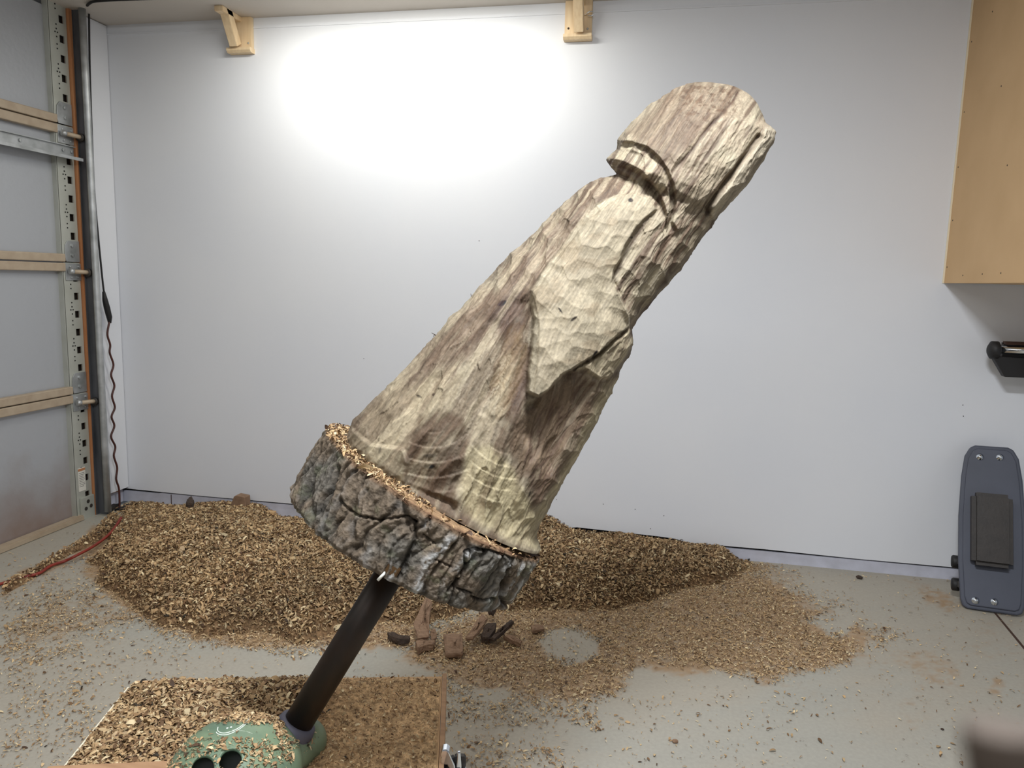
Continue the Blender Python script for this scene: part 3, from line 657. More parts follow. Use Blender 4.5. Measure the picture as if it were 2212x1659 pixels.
rad = rad * (1 - .012 * sstep(.9, 1, HH) - .02 * sstep(.06, 0, HH)) * (1 - .020 * (1 - HH))
fur = .65 * fur + .35 * fur2
TF = 1 - .10 * (1 + np.cos(TT))
# long cracks across the plates
ck, _ = dline(u2 % (2 * math.pi * SR * 1000), v2, [(0, 0), (1, 1)])
O_ = SC - AX * TH
P = O_ + AX * (TH - (1 - HH) * TH * TF + .004 * (fbm(TT * 6, HH * 0, 3) - .5) * sstep(.8, 1, HH))[..., None] + (LT[None, None] * np.cos(TT)[..., None] + NF[None, None] * np.sin(TT)[..., None]) * rad[..., None]
px, py = proj(P)
front = np.sin(TT) > -.1
for line, wd_, dp in [([(733,1082),(752,1100),(775,1115),(790,1118)], 2.4, .008), ([(790,1117),(820,1124),(860,1118),(882,1115),(897,1128)], 2.6, .008), ([(897,1128),(897,1165),(878,1210),(862,1245)], 5, .014),
                      ([(915,1155),(940,1175)], 2, .006), ([(970,1278),(1005,1225),(1005,1192),(1025,1186),(1060,1192),(1100,1205),(1112,1212)], 3.2, .010), ([(988,1272),(1020,1283)], 2.5, .008),
                      ([(1020,1290),(1045,1298),(1068,1292)], 2.6, .008), ([(1090,1260),(1085,1290),(1092,1305)], 6, .012), ([(1112,1210),(1100,1235),(1090,1262)], 4, .010), ([(730,1060),(745,1030),(768,1015)], 4, .008),
                      ([(690,1110),(715,1060),(730,1010)], 5, .008), ([(712,1130),(735,1080)], 5, .006), ([(930,1115),(925,1150)], 3, .006), ([(940,1210),(975,1225)], 1.8, .005)]:
    dd, _ = dline(px + 5 * (fine - .5), py + 5 * (fine - .5), line); g = np.where(front, np.exp(-(dd / wd_) ** 2), 0)
    rad = rad - dp * g; fur = fur * (1 - .8 * g)
P = O_ + AX * (TH - (1 - HH) * TH * TF + .004 * (fbm(TT * 6, HH * 0, 3) - .5) * sstep(.8, 1, HH))[..., None] + (LT[None, None] * np.cos(TT)[..., None] + NF[None, None] * np.sin(TT)[..., None]) * rad[..., None]
lf = sstep(-.35, .25, np.cos(TT))          # lichen is strongest on the right half
ph_ = np.abs((((u2 + wob * 1.6) / 52 - .25) + .5) % 1 - .5)      # 0 on the ridge crests
lich = np.exp(-(ph_ / .15) ** 2) * sstep(.38, .50, fbm((u2 + wob) / 7, v2 / 16, 81, 4)) * sstep(.35, .5, fbm((u2 + wob) / 60, v2 / 90, 84, 2)) * (.15 + .85 * lf) * sstep(.97, .85, HH)
cb = s2l((96, 91, 83)) * (.25 + 1.45 * fine)[..., None]
cb = cb * (.30 + .70 * fur)[..., None]
br_ = sstep(.40, .7, fbm(u2 / 60, v2 / 60, 91, 3) + .15 * (1 - lf)); cb = cb * (1 - .55 * br_[..., None]) + s2l((112, 94, 74)) * (.55 * br_ * (.5 + fine))[..., None] * (.4 + .6 * fur)[..., None]
lich = lich * (.5 + fine); cb = cb * (1 - .8 * np.clip(lich, 0, 1)[..., None]) + s2l((172, 172, 170)) * (.8 * np.clip(lich, 0, 1))[..., None]
green_ = sstep(.60, .8, fbm(u2 / 30, v2 / 20, 95, 3)); cb = cb * (1 - .3 * green_[..., None]) + s2l((86, 92, 64)) * (.3 * green_)[..., None]
topb = sstep(.93, .99, HH)[..., None]; cb = cb * (1 - topb) + s2l((120, 96, 74)) * topb * (.6 + .6 * fine)[..., None]
grid_mesh('bark_rim', P, M['bark'], wc, colors=cb, loop_u=True)
# upper and lower faces of the slice
for hval, nm, colr, zoff in ((TH, 'upper_face', (158, 128, 96), 1), (0, 'lower_face', (140, 110, 82), -1)):
    nr = 40; rr_ = np.linspace(0.0, 1, nr); T2, R2 = np.meshgrid(th[::3], rr_, indexing='ij')
    edge = rad[::3, -1 if zoff > 0 else 0][:, None] * R2; tf_ = (1 - .10 * (1 + np.cos(T2) * R2))
    ux = edge * np.cos(T2); uy = edge * np.sin(T2)
    z_ = (TH if zoff > 0 else TH * (1 - tf_)) + zoff * (-.004 * sstep(.9, 1, R2) + .005 * (fbm(ux * 60, uy * 60, 3) - .5) * sstep(.999, .9, R2)) 
    Pf = O_ + AX * z_[..., None] + LT * ux[..., None] + NF * uy[..., None]
    rng_ = .8 + .3 * np.sin(R2 * 90 + 3 * fbm(ux * 12, uy * 12, 8)) * .5 + .3 * (fbm(ux * 90, uy * 90, 18) - .5)
    cf = s2l(colr) * rng_[..., None]; ebark = sstep(.90, .97, R2)[..., None]; cf = cf * (1 - ebark) + s2l((92, 66, 50)) * ebark
    grid_mesh(nm, Pf, M['carved'], wc, colors=cf, loop_u=True)
# nut where the pipe enters the bark
nq = pl(849, 1230, SR * .93)
MB().box(nq, (.022, .020, .018), ax=[LT, NF, AX], bev=.002).build('square_nut', M['brassy'], wc)
MB().tube([nq - AX * .008 + LT * -.008 + NF * .006, nq - AX * .026 + LT * -.012 + NF * .007], .0025, 8).build('glue_drip', M['label'], wc)

# ---------------------------------------------------------------- carved figure
ST = [((748,950),(1168,1184)), ((756,930),(1160,1158)), ((768,908),(1166,1128)), ((800,876),(1192,1085)), ((850,828),(1216,1036)), ((905,765),(1252,975)), ((960,705),(1289,905)), ((1010,650),(1318,850)),
      ((1060,598),(1338,798)), ((1085,572),(1362,762)), ((1110,545),(1366,738)), ((1128,530),(1366,706)), ((1165,492),(1390,670)), ((1215,442),(1438,618)), ((1262,402),(1480,566)), ((1298,384),(1512,522)), ((1322,379),(1538,484)),
      ((1332,376),(1548,466)), ((1316,358),(1562,452)), ((1311,345),(1582,426)), ((1334,322),(1604,400)), ((1337,302),(1620,378)), ((1368,264),(1645,335)),
      ((1410,223),(1664,306)), ((1428,211),(1671,282)), ((1440,203),(1658,270)), ((1452,196),(1649,264)), ((1475,184),(1645,246)), ((1500,178),(1634,222)), ((1530,177),(1618,203)), ((1562,181),(1598,191)), ((1580,184),(1583,185))]
L = np.array([pl(*a) for a, b in ST]); Rr = np.array([pl(*b) for a, b in ST])
mids = (L + Rr) / 2; sl = np.concatenate([[0], np.cumsum(np.linalg.norm(np.diff(mids, axis=0), axis=1))])
NS, NT = 640, 560
sN = np.linspace(0, sl[-1], NS)
def itp(A): return np.stack([np.interp(sN, sl, A[:, k]) for k in range(3)], -1)
def smo(A, w):
    kk = np.hanning(w + 2)[1:-1]; kk /= kk.sum(); Ap = np.vstack([np.repeat(A[:1], w // 2, 0), A, np.repeat(A[-1:], w // 2, 0)])
    return np.stack([np.convolve(Ap[:, k], kk, 'valid') for k in range(3)], -1)
Ls, Rs = smo(itp(L), 5), smo(itp(Rr), 7)
mid_ = (Ls + Rs) / 2; hw = np.linalg.norm(Rs - Ls, axis=1) / 2; ld = (Rs - Ls) / np.maximum(2 * hw, 1e-6)[:, None]
dep = hw * np.interp(sN / sl[-1], [0, .1, .5, .8, 1], [.80, .86, .92, 1.0, 1.0])
dep = np.minimum(dep, .19)
# more samples on the camera side
tq = np.linspace(0, 1, NT, endpoint=False); thF = np.where(tq < .72, tq / .72 * math.pi, math.pi + (tq - .72) / .28 * math.pi)
TH2, SI = np.meshgrid(thF, np.arange(NS), indexing='ij')
ct, sn = np.cos(TH2), np.sin(TH2)
ex = 2 / 2.25
ctp = np.sign(ct) * np.abs(ct) ** ex; snp = np.sign(sn) * np.abs(sn) ** ex
vdir = mid_ - CAM; vdir /= np.linalg.norm(vdir, axis=1)[:, None]
NV_ = -(vdir - ld * (vdir * ld).sum(1)[:, None]); NV_ /= np.linalg.norm(NV_, axis=1)[:, None]
bl_ = sstep(.02, .30, sN / sl[-1])[:, None]; NV_ = NF * (1 - bl_) + NV_ * bl_; NV_ /= np.linalg.norm(NV_, axis=1)[:, None]
NFI = NV_[SI]
B = mid_[SI] + ld[SI] * (ctp * hw[SI])[..., None] + NFI * (snp * dep[SI])[..., None]
qx, qy = proj(B)
fr = sstep(-.05, .35, sn)                     # how much a point faces the camera
smm = sN[SI] * 1000; cmm = TH2 * hw[SI] * 1000
# axis-aligned picture coordinates for gouges
aa = np.array((.56, -.83)); sa = qx * aa[0] + qy * aa[1]; sb = qx * .83 + qy * .56
warp = 18 * (fbm(sa / 90, sb / 60, 3) - .5); warp2 = 14 * (fbm(sa / 70, sb / 70, 13) - .5)
D = np.zeros(B.shape[:2]); Dn = np.zeros(B.shape[:2])   # along NF, along the outward normal
ARM = [(1422,452),(1405,425),(1370,414),(1325,420),(1290,437),(1262,465),(1230,505),(1195,552),(1165,592),(1148,625),(1142,650),(1150,690),(1146,740),(1139,800),(1136,848),(1162,860),(1185,846),(1212,815),(1250,792),(1292,765),(1330,730),(1363,708),(1362,682),(1348,650),(1326,608),(1330,585),(1345,560),(1352,535),(1368,508),(1390,480)]
sd = sdf(qx + 3 * (fbm(qx / 14, qy / 14, 2) - .5), qy + 3 * (fbm(qx / 12, qy / 12, 8) - .5), ARM)
armm = sstep(-1, 7, sd)
# the sleeve swells toward its lower, free edge
swell = np.clip(((qy - 430) / 420), 0, 1)
D += fr * armm * (.010 + .022 * swell + .004 * sstep(5, 45, sd))
# chamfer along the sleeve's upper left edge
ce_, cs_ = dline(qx, qy, [(1325,420),(1262,465),(1195,552),(1148,625),(1142,650)])
D -= fr * armm * .012 * np.clip(1 - ce_ / 15, 0, 1)
ce2, _ = dline(qx, qy, [(1142,650),(1152,700),(1148,780),(1139,850)])
D -= fr * armm * .014 * np.clip(1 - ce2 / 15, 0, 1)
# hollow behind the sleeve on the left and the deep recess under it
gl, _ = dline(qx, qy, [(1135,850),(1130,760),(1128,690),(1120,640),(1150,590),(1220,500)]); D -= fr * (1 - armm) * .010 * np.exp(-(gl / 26) ** 2)
HAND = [(1362,708),(1366,742),(1360,766),(1336,800),(1318,822),(1296,822),(1262,800),(1228,806),(1246,790),(1292,765),(1330,730)]
sh = sdf(qx, qy, HAND); D += fr * .017 * sstep(-2, 8, sh) * (1 - armm)
REC = [(1136,868),(1165,864),(1214,818),(1260,804),(1300,826),(1286,880),(1240,960),(1200,1030),(1160,1010),(1120,940)]
sr = sdf(qx, qy, REC); D -= fr * .024 * sstep(-6, 40, sr) * (1 - armm) * (1 - sstep(-2, 8, sh))
rp_ = blob(qx, qy, (1150, 880), (22, 14), -30); D -= fr * .012 * (1 - sstep(.3, 1.2, rp_)) * (1 - armm)
# fold ridges radiating down the skirt
for ln, w_, a_ in [([(1090,640),(1010,760),(930,880),(880,990)], 14, .007), ([(1120,660),(1080,800),(1030,920),(990,1040)], 20, -.010), ([(1125,860),(1090,960),(1060,1080)], 16, .008), ([(1060,700),(960,800),(890,880)], 16, -.006),
                   ([(1230,830),(1180,960),(1120,1080)], 10, .006), ([(1278,850),(1220,960),(1170,1090)], 9, .007), ([(1200,880),(1150,990)], 8, -.006), ([(1000,720),(900,830),(840,890)], 12, .005),
                   ([(1040,900),(1010,980),(985,1080)], 9, .006), ([(1330,600),(1345,640),(1362,690)], 9, .006), ([(1345,560),(1300,640),(1290,700)], 14, -.004)]:
    dd, _ = dline(qx + warp * .5, qy + warp2 * .5, ln); D += fr * a_ * np.exp(-(dd / w_) ** 2)
# front of the figure: flat plane falling away right of the sleeve
fl, fs_ = dline(qx, qy, [(1440,470),(1425,540),(1385,620),(1368,690)]); D -= fr * (1 - armm) * .008 * sstep(20, 0, np.abs(fl - 12)) * (fs_ < 0)
# neck: hat edge, collar band and dark undercut
HAT = [(1325,300),(1337,306),(1362,308),(1395,318),(1420,340),(1440,368),(1452,400),(1458,440),(1450,480),(1462,500),(1560,470),(1720,280),(1600,120),(1380,180)]
hs = sdf(qx, qy, HAT); dh_, _ = dline(qx, qy, HAT[:9]); D += fr * (.004 + .011 * np.exp(-dh_ / 30)) * sstep(-2, 5, hs) * (1 - .9 * sstep(1460, 1490, qx) * sstep(440, 460, qy))
BAND = [(1300,346),(1335,318),(1364,318),(1392,330),(1418,352),(1438,385),(1448,425),(1450,470),(1440,500),(1436,455),(1424,420),(1404,390),(1380,368),(1345,350),(1310,342)]
bs = sdf(qx, qy, BAND); D += fr * .010 * sstep(-2, 4, bs)
gv, _ = dline(qx, qy, [(1318,352),(1345,362),(1378,378),(1404,398),(1424,424),(1436,460)]); D -= fr * .016 * np.exp(-(gv / 9) ** 2) * (1 - sstep(-2, 4, bs)) * (1 - .5 * sstep(1400, 1440, qx))
# brim ridge along the right side of the head
NOSE = [(1655,262),(1676,280),(1672,310),(1625,385),(1560,468),(1542,478),(1528,462),(1534,445),(1590,370),(1640,300)]
ns = sdf(qx, qy, NOSE); D += fr * .012 * sstep(-2, 5, ns); dg_, _ = dline(qx, qy, [(1640,296),(1585,372),(1530,448),(1530,462)]); D -= fr * .012 * np.exp(-(dg_ / 6) ** 2)
dk, _ = dline(qx, qy, [(1594,196),(1582,222),(1560,246),(1530,275),(1490,330),(1450,370)]); D -= fr * .004 * np.exp(-(dk / 5) ** 2)
# gouge facets
head = sstep(-10, 10, hs); low = sstep(600, 700, qy + (1100 - qx) * .45) * sstep(1300, 1240, qx + (qy - 800) * .5)
w1, w2, wi = worley((sa + warp) / 40, (sb + warp2) / 22, 5)
body_g = (w1 ** 2 * 1.1 + (wi - .5) * .30)
w1h, w2h, wih = worley((sa + warp) / 52, (sb + warp2) / 18, 25); head_g = w1h ** 2 * .7 + (wih - .5) * .2
w1a, w2a, wia = worley((qx + warp * 1.3) / 34, (qy + warp2 * 1.3) / 30, 45); arm_g = w1a ** 2 * 1.2 + (wia - .5) * .25
fx_, fy_ = qx - 1330, qy - 330; fr_ = np.hypot(fx_, fy_); fp_ = np.arctan2(fy_, -fx_)
fpw = fp_ + .05 * (fbm(fr_ / 110, fp_ * 6, 66) - .5); rk = fr_ + 60 * (fbm(fr_ / 80, fp_ * 9, 67) - .5)
w1l, w2l, wil = worley(rk / 105, fpw * 38, 65); low_g = w1l ** 2 * 1.2 + (wil - .5) * .40
g = body_g * (1 - low) + low_g * low; g = g * (1 - head) + head_g * head; g = g * (1 - armm) + arm_g * armm
g = g * fr + (worley(smm / 50, cmm / 20, 7)[0] ** 2) * (1 - fr)
Dn += (.0074 - .0026 * armm) * (g - .3)
cre = (w2 - w1) * (1 - low) + (w2l - w1l) * low; cre = cre * (1 - head) + (w2h - w1h) * head; cre = cre * (1 - armm) + (w2a - w1a) * armm
Dn += .0036 * (fbm(sa / 26, sb / 5, 9) - .5) * (1 - armm) + .0012 * (fbm(qx / 6, qy / 6, 19) - .5)
# saw arcs near the foot
arcr = np.hypot(qx - 935, (qy - 870) * 1.05); arcm = sstep(-8, 14, sdf(qx, qy, [(888,935),(1012,930),(1018,1000),(985,1085),(868,1035)]))
D -= fr * arcm * .0045 * ((arcr / 34.0) % 1.0)
arcr2 = np.hypot(qx - 1120, (qy - 880)); arcm2 = sstep(0, 20, sdf(qx, qy, [(1012,950),(1100,960),(1130,1040),(1080,1110),(1000,1060)]))
D -= fr * arcm2 * .0022 * ((arcr2 / 26.0) % 1.0)
# lip of the foot block and the step at lower left
FOOT = [(740,960),(760,925),(800,960),(870,968),(884,1000),(870,1060),(800,1020)]
D += fr * .008 * sstep(-4, 4, sdf(qx, qy, FOOT))
D -= fr * .012 * sstep(-4, 14, sdf(qx, qy, [(868,1040),(985,1082),(990,1120),(940,1110),(850,1070)]))
end = sstep(0, .02, sN)[SI] * sstep(0, .05, sl[-1] - sN)[SI]
outw = ld[SI] * ctp[..., None] + NFI * snp[..., None]
FIG = B + NFI * (D * (.15 + .85 * end))[..., None] + outw * (Dn * end)[..., None]
FIG[:, 0] -= AX * .004
# timber stains and grain, with shade painted into grooves and light on chamfers
def C(c): return s2l(c)
g1_ = fbm(sa / 120, sb / 7, 101, 4) ; g2_ = fbm(sa / 50, sb / 34, 103, 4); g3_ = fbm(sa / 60, sb / 2.2, 107, 2)
cw = np.ones(B.shape) * C((180, 163, 138))
f1_ = fbm(fr_ / 130, fpw * 34, 111, 4); f2_ = fbm(fr_ / 60, fpw * 90, 117, 3); g1_ = g1_ * (1 - low) + f1_ * low; g3_ = g3_ * (1 - low) + f2_ * low
def blend(cc, m, c): m = np.clip(m, 0, 1)[..., None]; return cc * (1 - m) + C(c) * m
cw = blend(cw, sstep(.46, .60, g1_) * .62, (142, 122, 101))
cw = blend(cw, sstep(.60, .68, g1_) * .5, (112, 90, 72))
cw = blend(cw, sstep(.50, .32, g2_) * .5, (200, 188, 160))
wq = lambda k, a=22: (qx + a * (fbm(sa / 45, sb / 16, k) - .5) * 2, qy + a * (fbm(sa / 45, sb / 16, k + 1) - .5) * 2)
x_, y_ = wq(201)
cw = blend(cw, .85 * sstep(-20, 25, sdf(x_, y_, [(1120,560),(1300,380),(1330,378),(1260,440),(1150,600),(1080,680),(960,790),(860,850),(880,790)])), (150, 128, 106))
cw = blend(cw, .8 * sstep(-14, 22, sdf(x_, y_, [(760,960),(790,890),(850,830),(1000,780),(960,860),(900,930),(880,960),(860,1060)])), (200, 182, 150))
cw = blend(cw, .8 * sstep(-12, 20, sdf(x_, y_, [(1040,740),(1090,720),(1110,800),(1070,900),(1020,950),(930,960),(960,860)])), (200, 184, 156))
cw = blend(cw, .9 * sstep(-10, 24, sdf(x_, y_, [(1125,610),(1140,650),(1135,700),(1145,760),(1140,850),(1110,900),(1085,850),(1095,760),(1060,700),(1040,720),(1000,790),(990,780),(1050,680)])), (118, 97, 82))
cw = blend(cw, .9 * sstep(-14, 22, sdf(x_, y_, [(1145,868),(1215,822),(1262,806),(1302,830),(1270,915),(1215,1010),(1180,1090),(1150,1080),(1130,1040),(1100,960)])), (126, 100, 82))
cw = blend(cw, .45 * sstep(.45, .6, g1_) * sstep(-14, 22, sdf(x_, y_, [(1145,868),(1215,822),(1302,830),(1215,1010),(1160,1090),(1100,960)])), (186, 164, 130))
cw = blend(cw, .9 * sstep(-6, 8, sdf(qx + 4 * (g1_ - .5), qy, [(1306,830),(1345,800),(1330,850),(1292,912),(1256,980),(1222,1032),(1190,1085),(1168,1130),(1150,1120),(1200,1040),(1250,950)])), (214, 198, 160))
cw = blend(cw, .85 * sstep(-5, 10, sdf(x_ * .15 + qx * .85, y_ * .15 + qy * .85, [(884,940),(900,900),(960,880),(1005,905),(1014,940),(1006,990),(985,1060),(985,1120),(930,1110),(860,1060)])) * (.55 + .45 * sstep(.35, .55, f2_)), (124, 102, 80))
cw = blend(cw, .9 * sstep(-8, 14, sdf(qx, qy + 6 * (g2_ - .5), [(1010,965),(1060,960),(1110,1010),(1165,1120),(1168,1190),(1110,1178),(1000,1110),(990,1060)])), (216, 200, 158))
cw = blend(cw, .8 * sstep(-3, 5, sdf(qx, qy, [(745,962),(764,928),(800,962),(880,975),(866,1050),(800,1018)])), (184, 170, 140))
cw = blend(cw, .8 * armm * fr, (196, 181, 152))
cw = blend(cw, .7 * armm * sstep(13, 9, np.minimum(ce_, ce2)) * fr, (218, 204, 176))  # chamfer highlight painted pale
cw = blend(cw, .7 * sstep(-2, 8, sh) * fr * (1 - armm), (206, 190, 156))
cw = blend(cw, .6 * armm * sstep(.55, .68, fbm(qx / 40, qy / 30, 301, 3)) * fr, (176, 156, 126))
# head: brown crown with sapwood at right, shade painted into hem and grooves
cw = blend(cw, .8 * sstep(-8, 20, sdf(x_, y_, [(1335,300),(1420,210),(1500,175),(1590,190),(1570,250),(1480,340),(1450,390),(1430,350),(1390,318)])), (140, 120, 99))
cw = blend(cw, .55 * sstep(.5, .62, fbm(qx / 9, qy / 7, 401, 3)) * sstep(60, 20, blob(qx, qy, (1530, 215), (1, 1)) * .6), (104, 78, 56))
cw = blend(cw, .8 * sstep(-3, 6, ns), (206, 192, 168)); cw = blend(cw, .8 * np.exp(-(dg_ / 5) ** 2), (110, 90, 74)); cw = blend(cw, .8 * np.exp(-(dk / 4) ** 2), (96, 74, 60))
cw = blend(cw, .65 * np.exp(-(gv / 10) ** 2), (120, 94, 76)); cw = blend(cw, .5 * np.exp(-(dline(qx, qy, [(1385,318),(1425,345),(1448,385),(1455,430)])[0] / 7) ** 2), (96, 74, 60))  # neck undercut and hat hem darkened as painted shade
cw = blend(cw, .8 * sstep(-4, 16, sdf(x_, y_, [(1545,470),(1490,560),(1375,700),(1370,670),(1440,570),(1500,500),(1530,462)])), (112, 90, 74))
cw = blend(cw, .5 * sstep(.5, .7, g1_) * sstep(-8, 20, sdf(x_, y_, [(1430,450),(1540,460),(1480,560),(1375,690),(1370,640),(1400,540)])), (150, 124, 100))
# figured grain loops beside the sleeve
lr = blob(x_, y_, (1103, 800), (26, 90), 12); cw = blend(cw, .55 * (np.abs(((lr * 3.2) % 1) - .5) < .17) * sstep(1.5, 1.2, lr) * (1 - armm), (112, 84, 60)); cw = blend(cw, .4 * sstep(1.25, .9, lr) * (1 - armm), (186, 158, 116))
lr2 = np.abs(((sb / 9 + 2.2 * g2_ * 3) % 1) - .5); cw = blend(cw, .28 * (lr2 < .14) * (1 - armm) * sstep(.45, .6, g2_), (124, 98, 74))
# knots and checks
for c, r, a in [((1362,432),(6,5),0), ((1364,513),(4,3),0), ((1283,762),(3,10),25), ((1239,688),(10,3),-40), ((903,855),(6,3),20), ((936,852),(5,4),0), ((930,985),(15,5),-3), ((928,1008),(14,5),-3), ((820,972),(3,8),15), ((1085,655),(12,5),-30), ((1210,670),(9,2),55), ((1145,1068),(2,7),15)]:
    bb_ = blob(qx, qy, c, r, a); cw = blend(cw, .85 * (1 - sstep(.6, 1.15, bb_)) * fr, (62, 48, 42))
cw = blend(cw, .42 * sstep(.50, .62, g1_) * (1 - armm) * (1 - .5 * head), (128, 106, 86))
cw = blend(cw, .35 * sstep(.47, .36, g1_) * (1 - armm) * (1 - .7 * head), (206, 190, 158))
cw = cw * (.72 + .56 * g3_)[..., None] * (1 - .10 * np.exp(-cre / .05) * (1 - armm))[..., None]  # facet creases darkened in the colour, like shade
lum = cw.mean(-1, keepdims=True); cw = cw * .80 + lum * np.array((1.0, .93, .82)) * .20
cm_ = cw.reshape(-1, 3).mean(0); cw = np.clip(cm_ * .97 + (cw - cm_) * 1.18, .03, .9) * .58 * np.array((1.0, .985, .94)); cw = cw * (1 - .10 * armm * fr)[..., None]
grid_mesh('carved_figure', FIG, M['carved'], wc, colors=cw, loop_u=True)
# a few splinters standing off the back edge
for (x0, y0), (x1, y1) in [((938, 722), (932, 719)), ((938, 723), (936, 728)), ((1150, 516), (1142, 514)), ((1160, 510), (1150, 512)), ((1018, 640), (1017, 634)), ((1170, 494), (1170, 487)), ((905, 770), (897, 772))]:
    MB().tube([pl(x0 + 4, y0 + 3), pl(x0, y0), pl(x1, y1)], [.0012, .0009, .0004], 6).build('splinter', M['barkd'], wc)

# ---------------------------------------------------------------- shavings
def proto(k):
    """a curled shaving, unit length"""
    r = np.random.default_rng(k + 50); n = 4; v = []; f = []
    bend = [1.4, 2.4, 3.2, .6, 1.9][k % 5]; wd0 = [.26, .36, .24, .44, .18][k % 5]; tw = r.uniform(-.5, .5)
    for i in range(n + 1):
        t = i / n; a_ = (t - .5) * bend; Rr_ = 1 / max(bend, .2)
        x0 = Rr_ * math.sin(a_); z0 = Rr_ * (math.cos(a_) - math.cos(bend / 2)); w0 = wd0 * .5 * (math.sin(math.pi * (t * .84 + .08)) ** .6)
        cs, sn_ = math.cos(tw * (t - .5) * 2), math.sin(tw * (t - .5) * 2)
        v += [(x0, -w0 * cs, z0 - w0 * sn_), (x0, w0 * cs, z0 + w0 * sn_)]
        if i: b_ = 2 * i; f.append((b_ - 2, b_ - 1, b_ + 1, b_))
    me = bpy.data.meshes.new('shaving_shape'); me.from_pydata(v, [], f); me.materials.append(M['chip']); me.polygons.foreach_set('use_smooth', [True] * len(f))
    return bpy.data.objects.new('shaving_shape', me)
PROTO = [proto(k) for k in range(5)]
def chip_nodes():
    ng = bpy.data.node_groups.new('scatter', 'GeometryNodeTree')
    ng.interface.new_socket('Geometry', in_out='INPUT', socket_type='NodeSocketGeometry'); ng.interface.new_socket('Geometry', in_out='OUTPUT', socket_type='NodeSocketGeometry')
    N = ng.nodes.new; Lk = ng.links.new
    gi = N('NodeGroupInput'); go = N('NodeGroupOutput')
    def attr(n, t): a_ = N('GeometryNodeInputNamedAttribute'); a_.data_type = t; a_.inputs['Name'].default_value = n; return a_.outputs['Attribute']
    sel = attr('is_chip', 'BOOLEAN')
    sg = N('GeometryNodeSeparateGeometry'); sg.domain = 'POINT'; Lk(gi.outputs[0], sg.inputs['Geometry']); Lk(sel, sg.inputs['Selection'])
    gti = N('GeometryNodeGeometryToInstance')
    for p in PROTO:
        oi = N('GeometryNodeObjectInfo'); oi.inputs['Object'].default_value = p; Lk(oi.outputs['Geometry'], gti.inputs[0])
    iop = N('GeometryNodeInstanceOnPoints'); Lk(sg.outputs['Selection'], iop.inputs['Points']); Lk(gti.outputs[0], iop.inputs['Instance'])
    iop.inputs['Pick Instance'].default_value = True; Lk(attr('pick', 'INT'), iop.inputs['Instance Index']); Lk(attr('rot', 'FLOAT_VECTOR'), iop.inputs['Rotation']); Lk(attr('siz', 'FLOAT_VECTOR'), iop.inputs['Scale'])
    jn = N('GeometryNodeJoinGeometry'); Lk(sg.outputs['Inverted'], jn.inputs[0]); Lk(iop.outputs[0], jn.inputs[0]); Lk(jn.outputs[0], go.inputs[0])
    return ng
NG = chip_nodes()
PAL = np.array([C(c) for c in [(214, 188, 148), (196, 166, 126), (176, 146, 110), (152, 122, 90), (122, 94, 68), (230, 212, 176), (88, 66, 50), (194, 170, 138), (56, 50, 42)]])
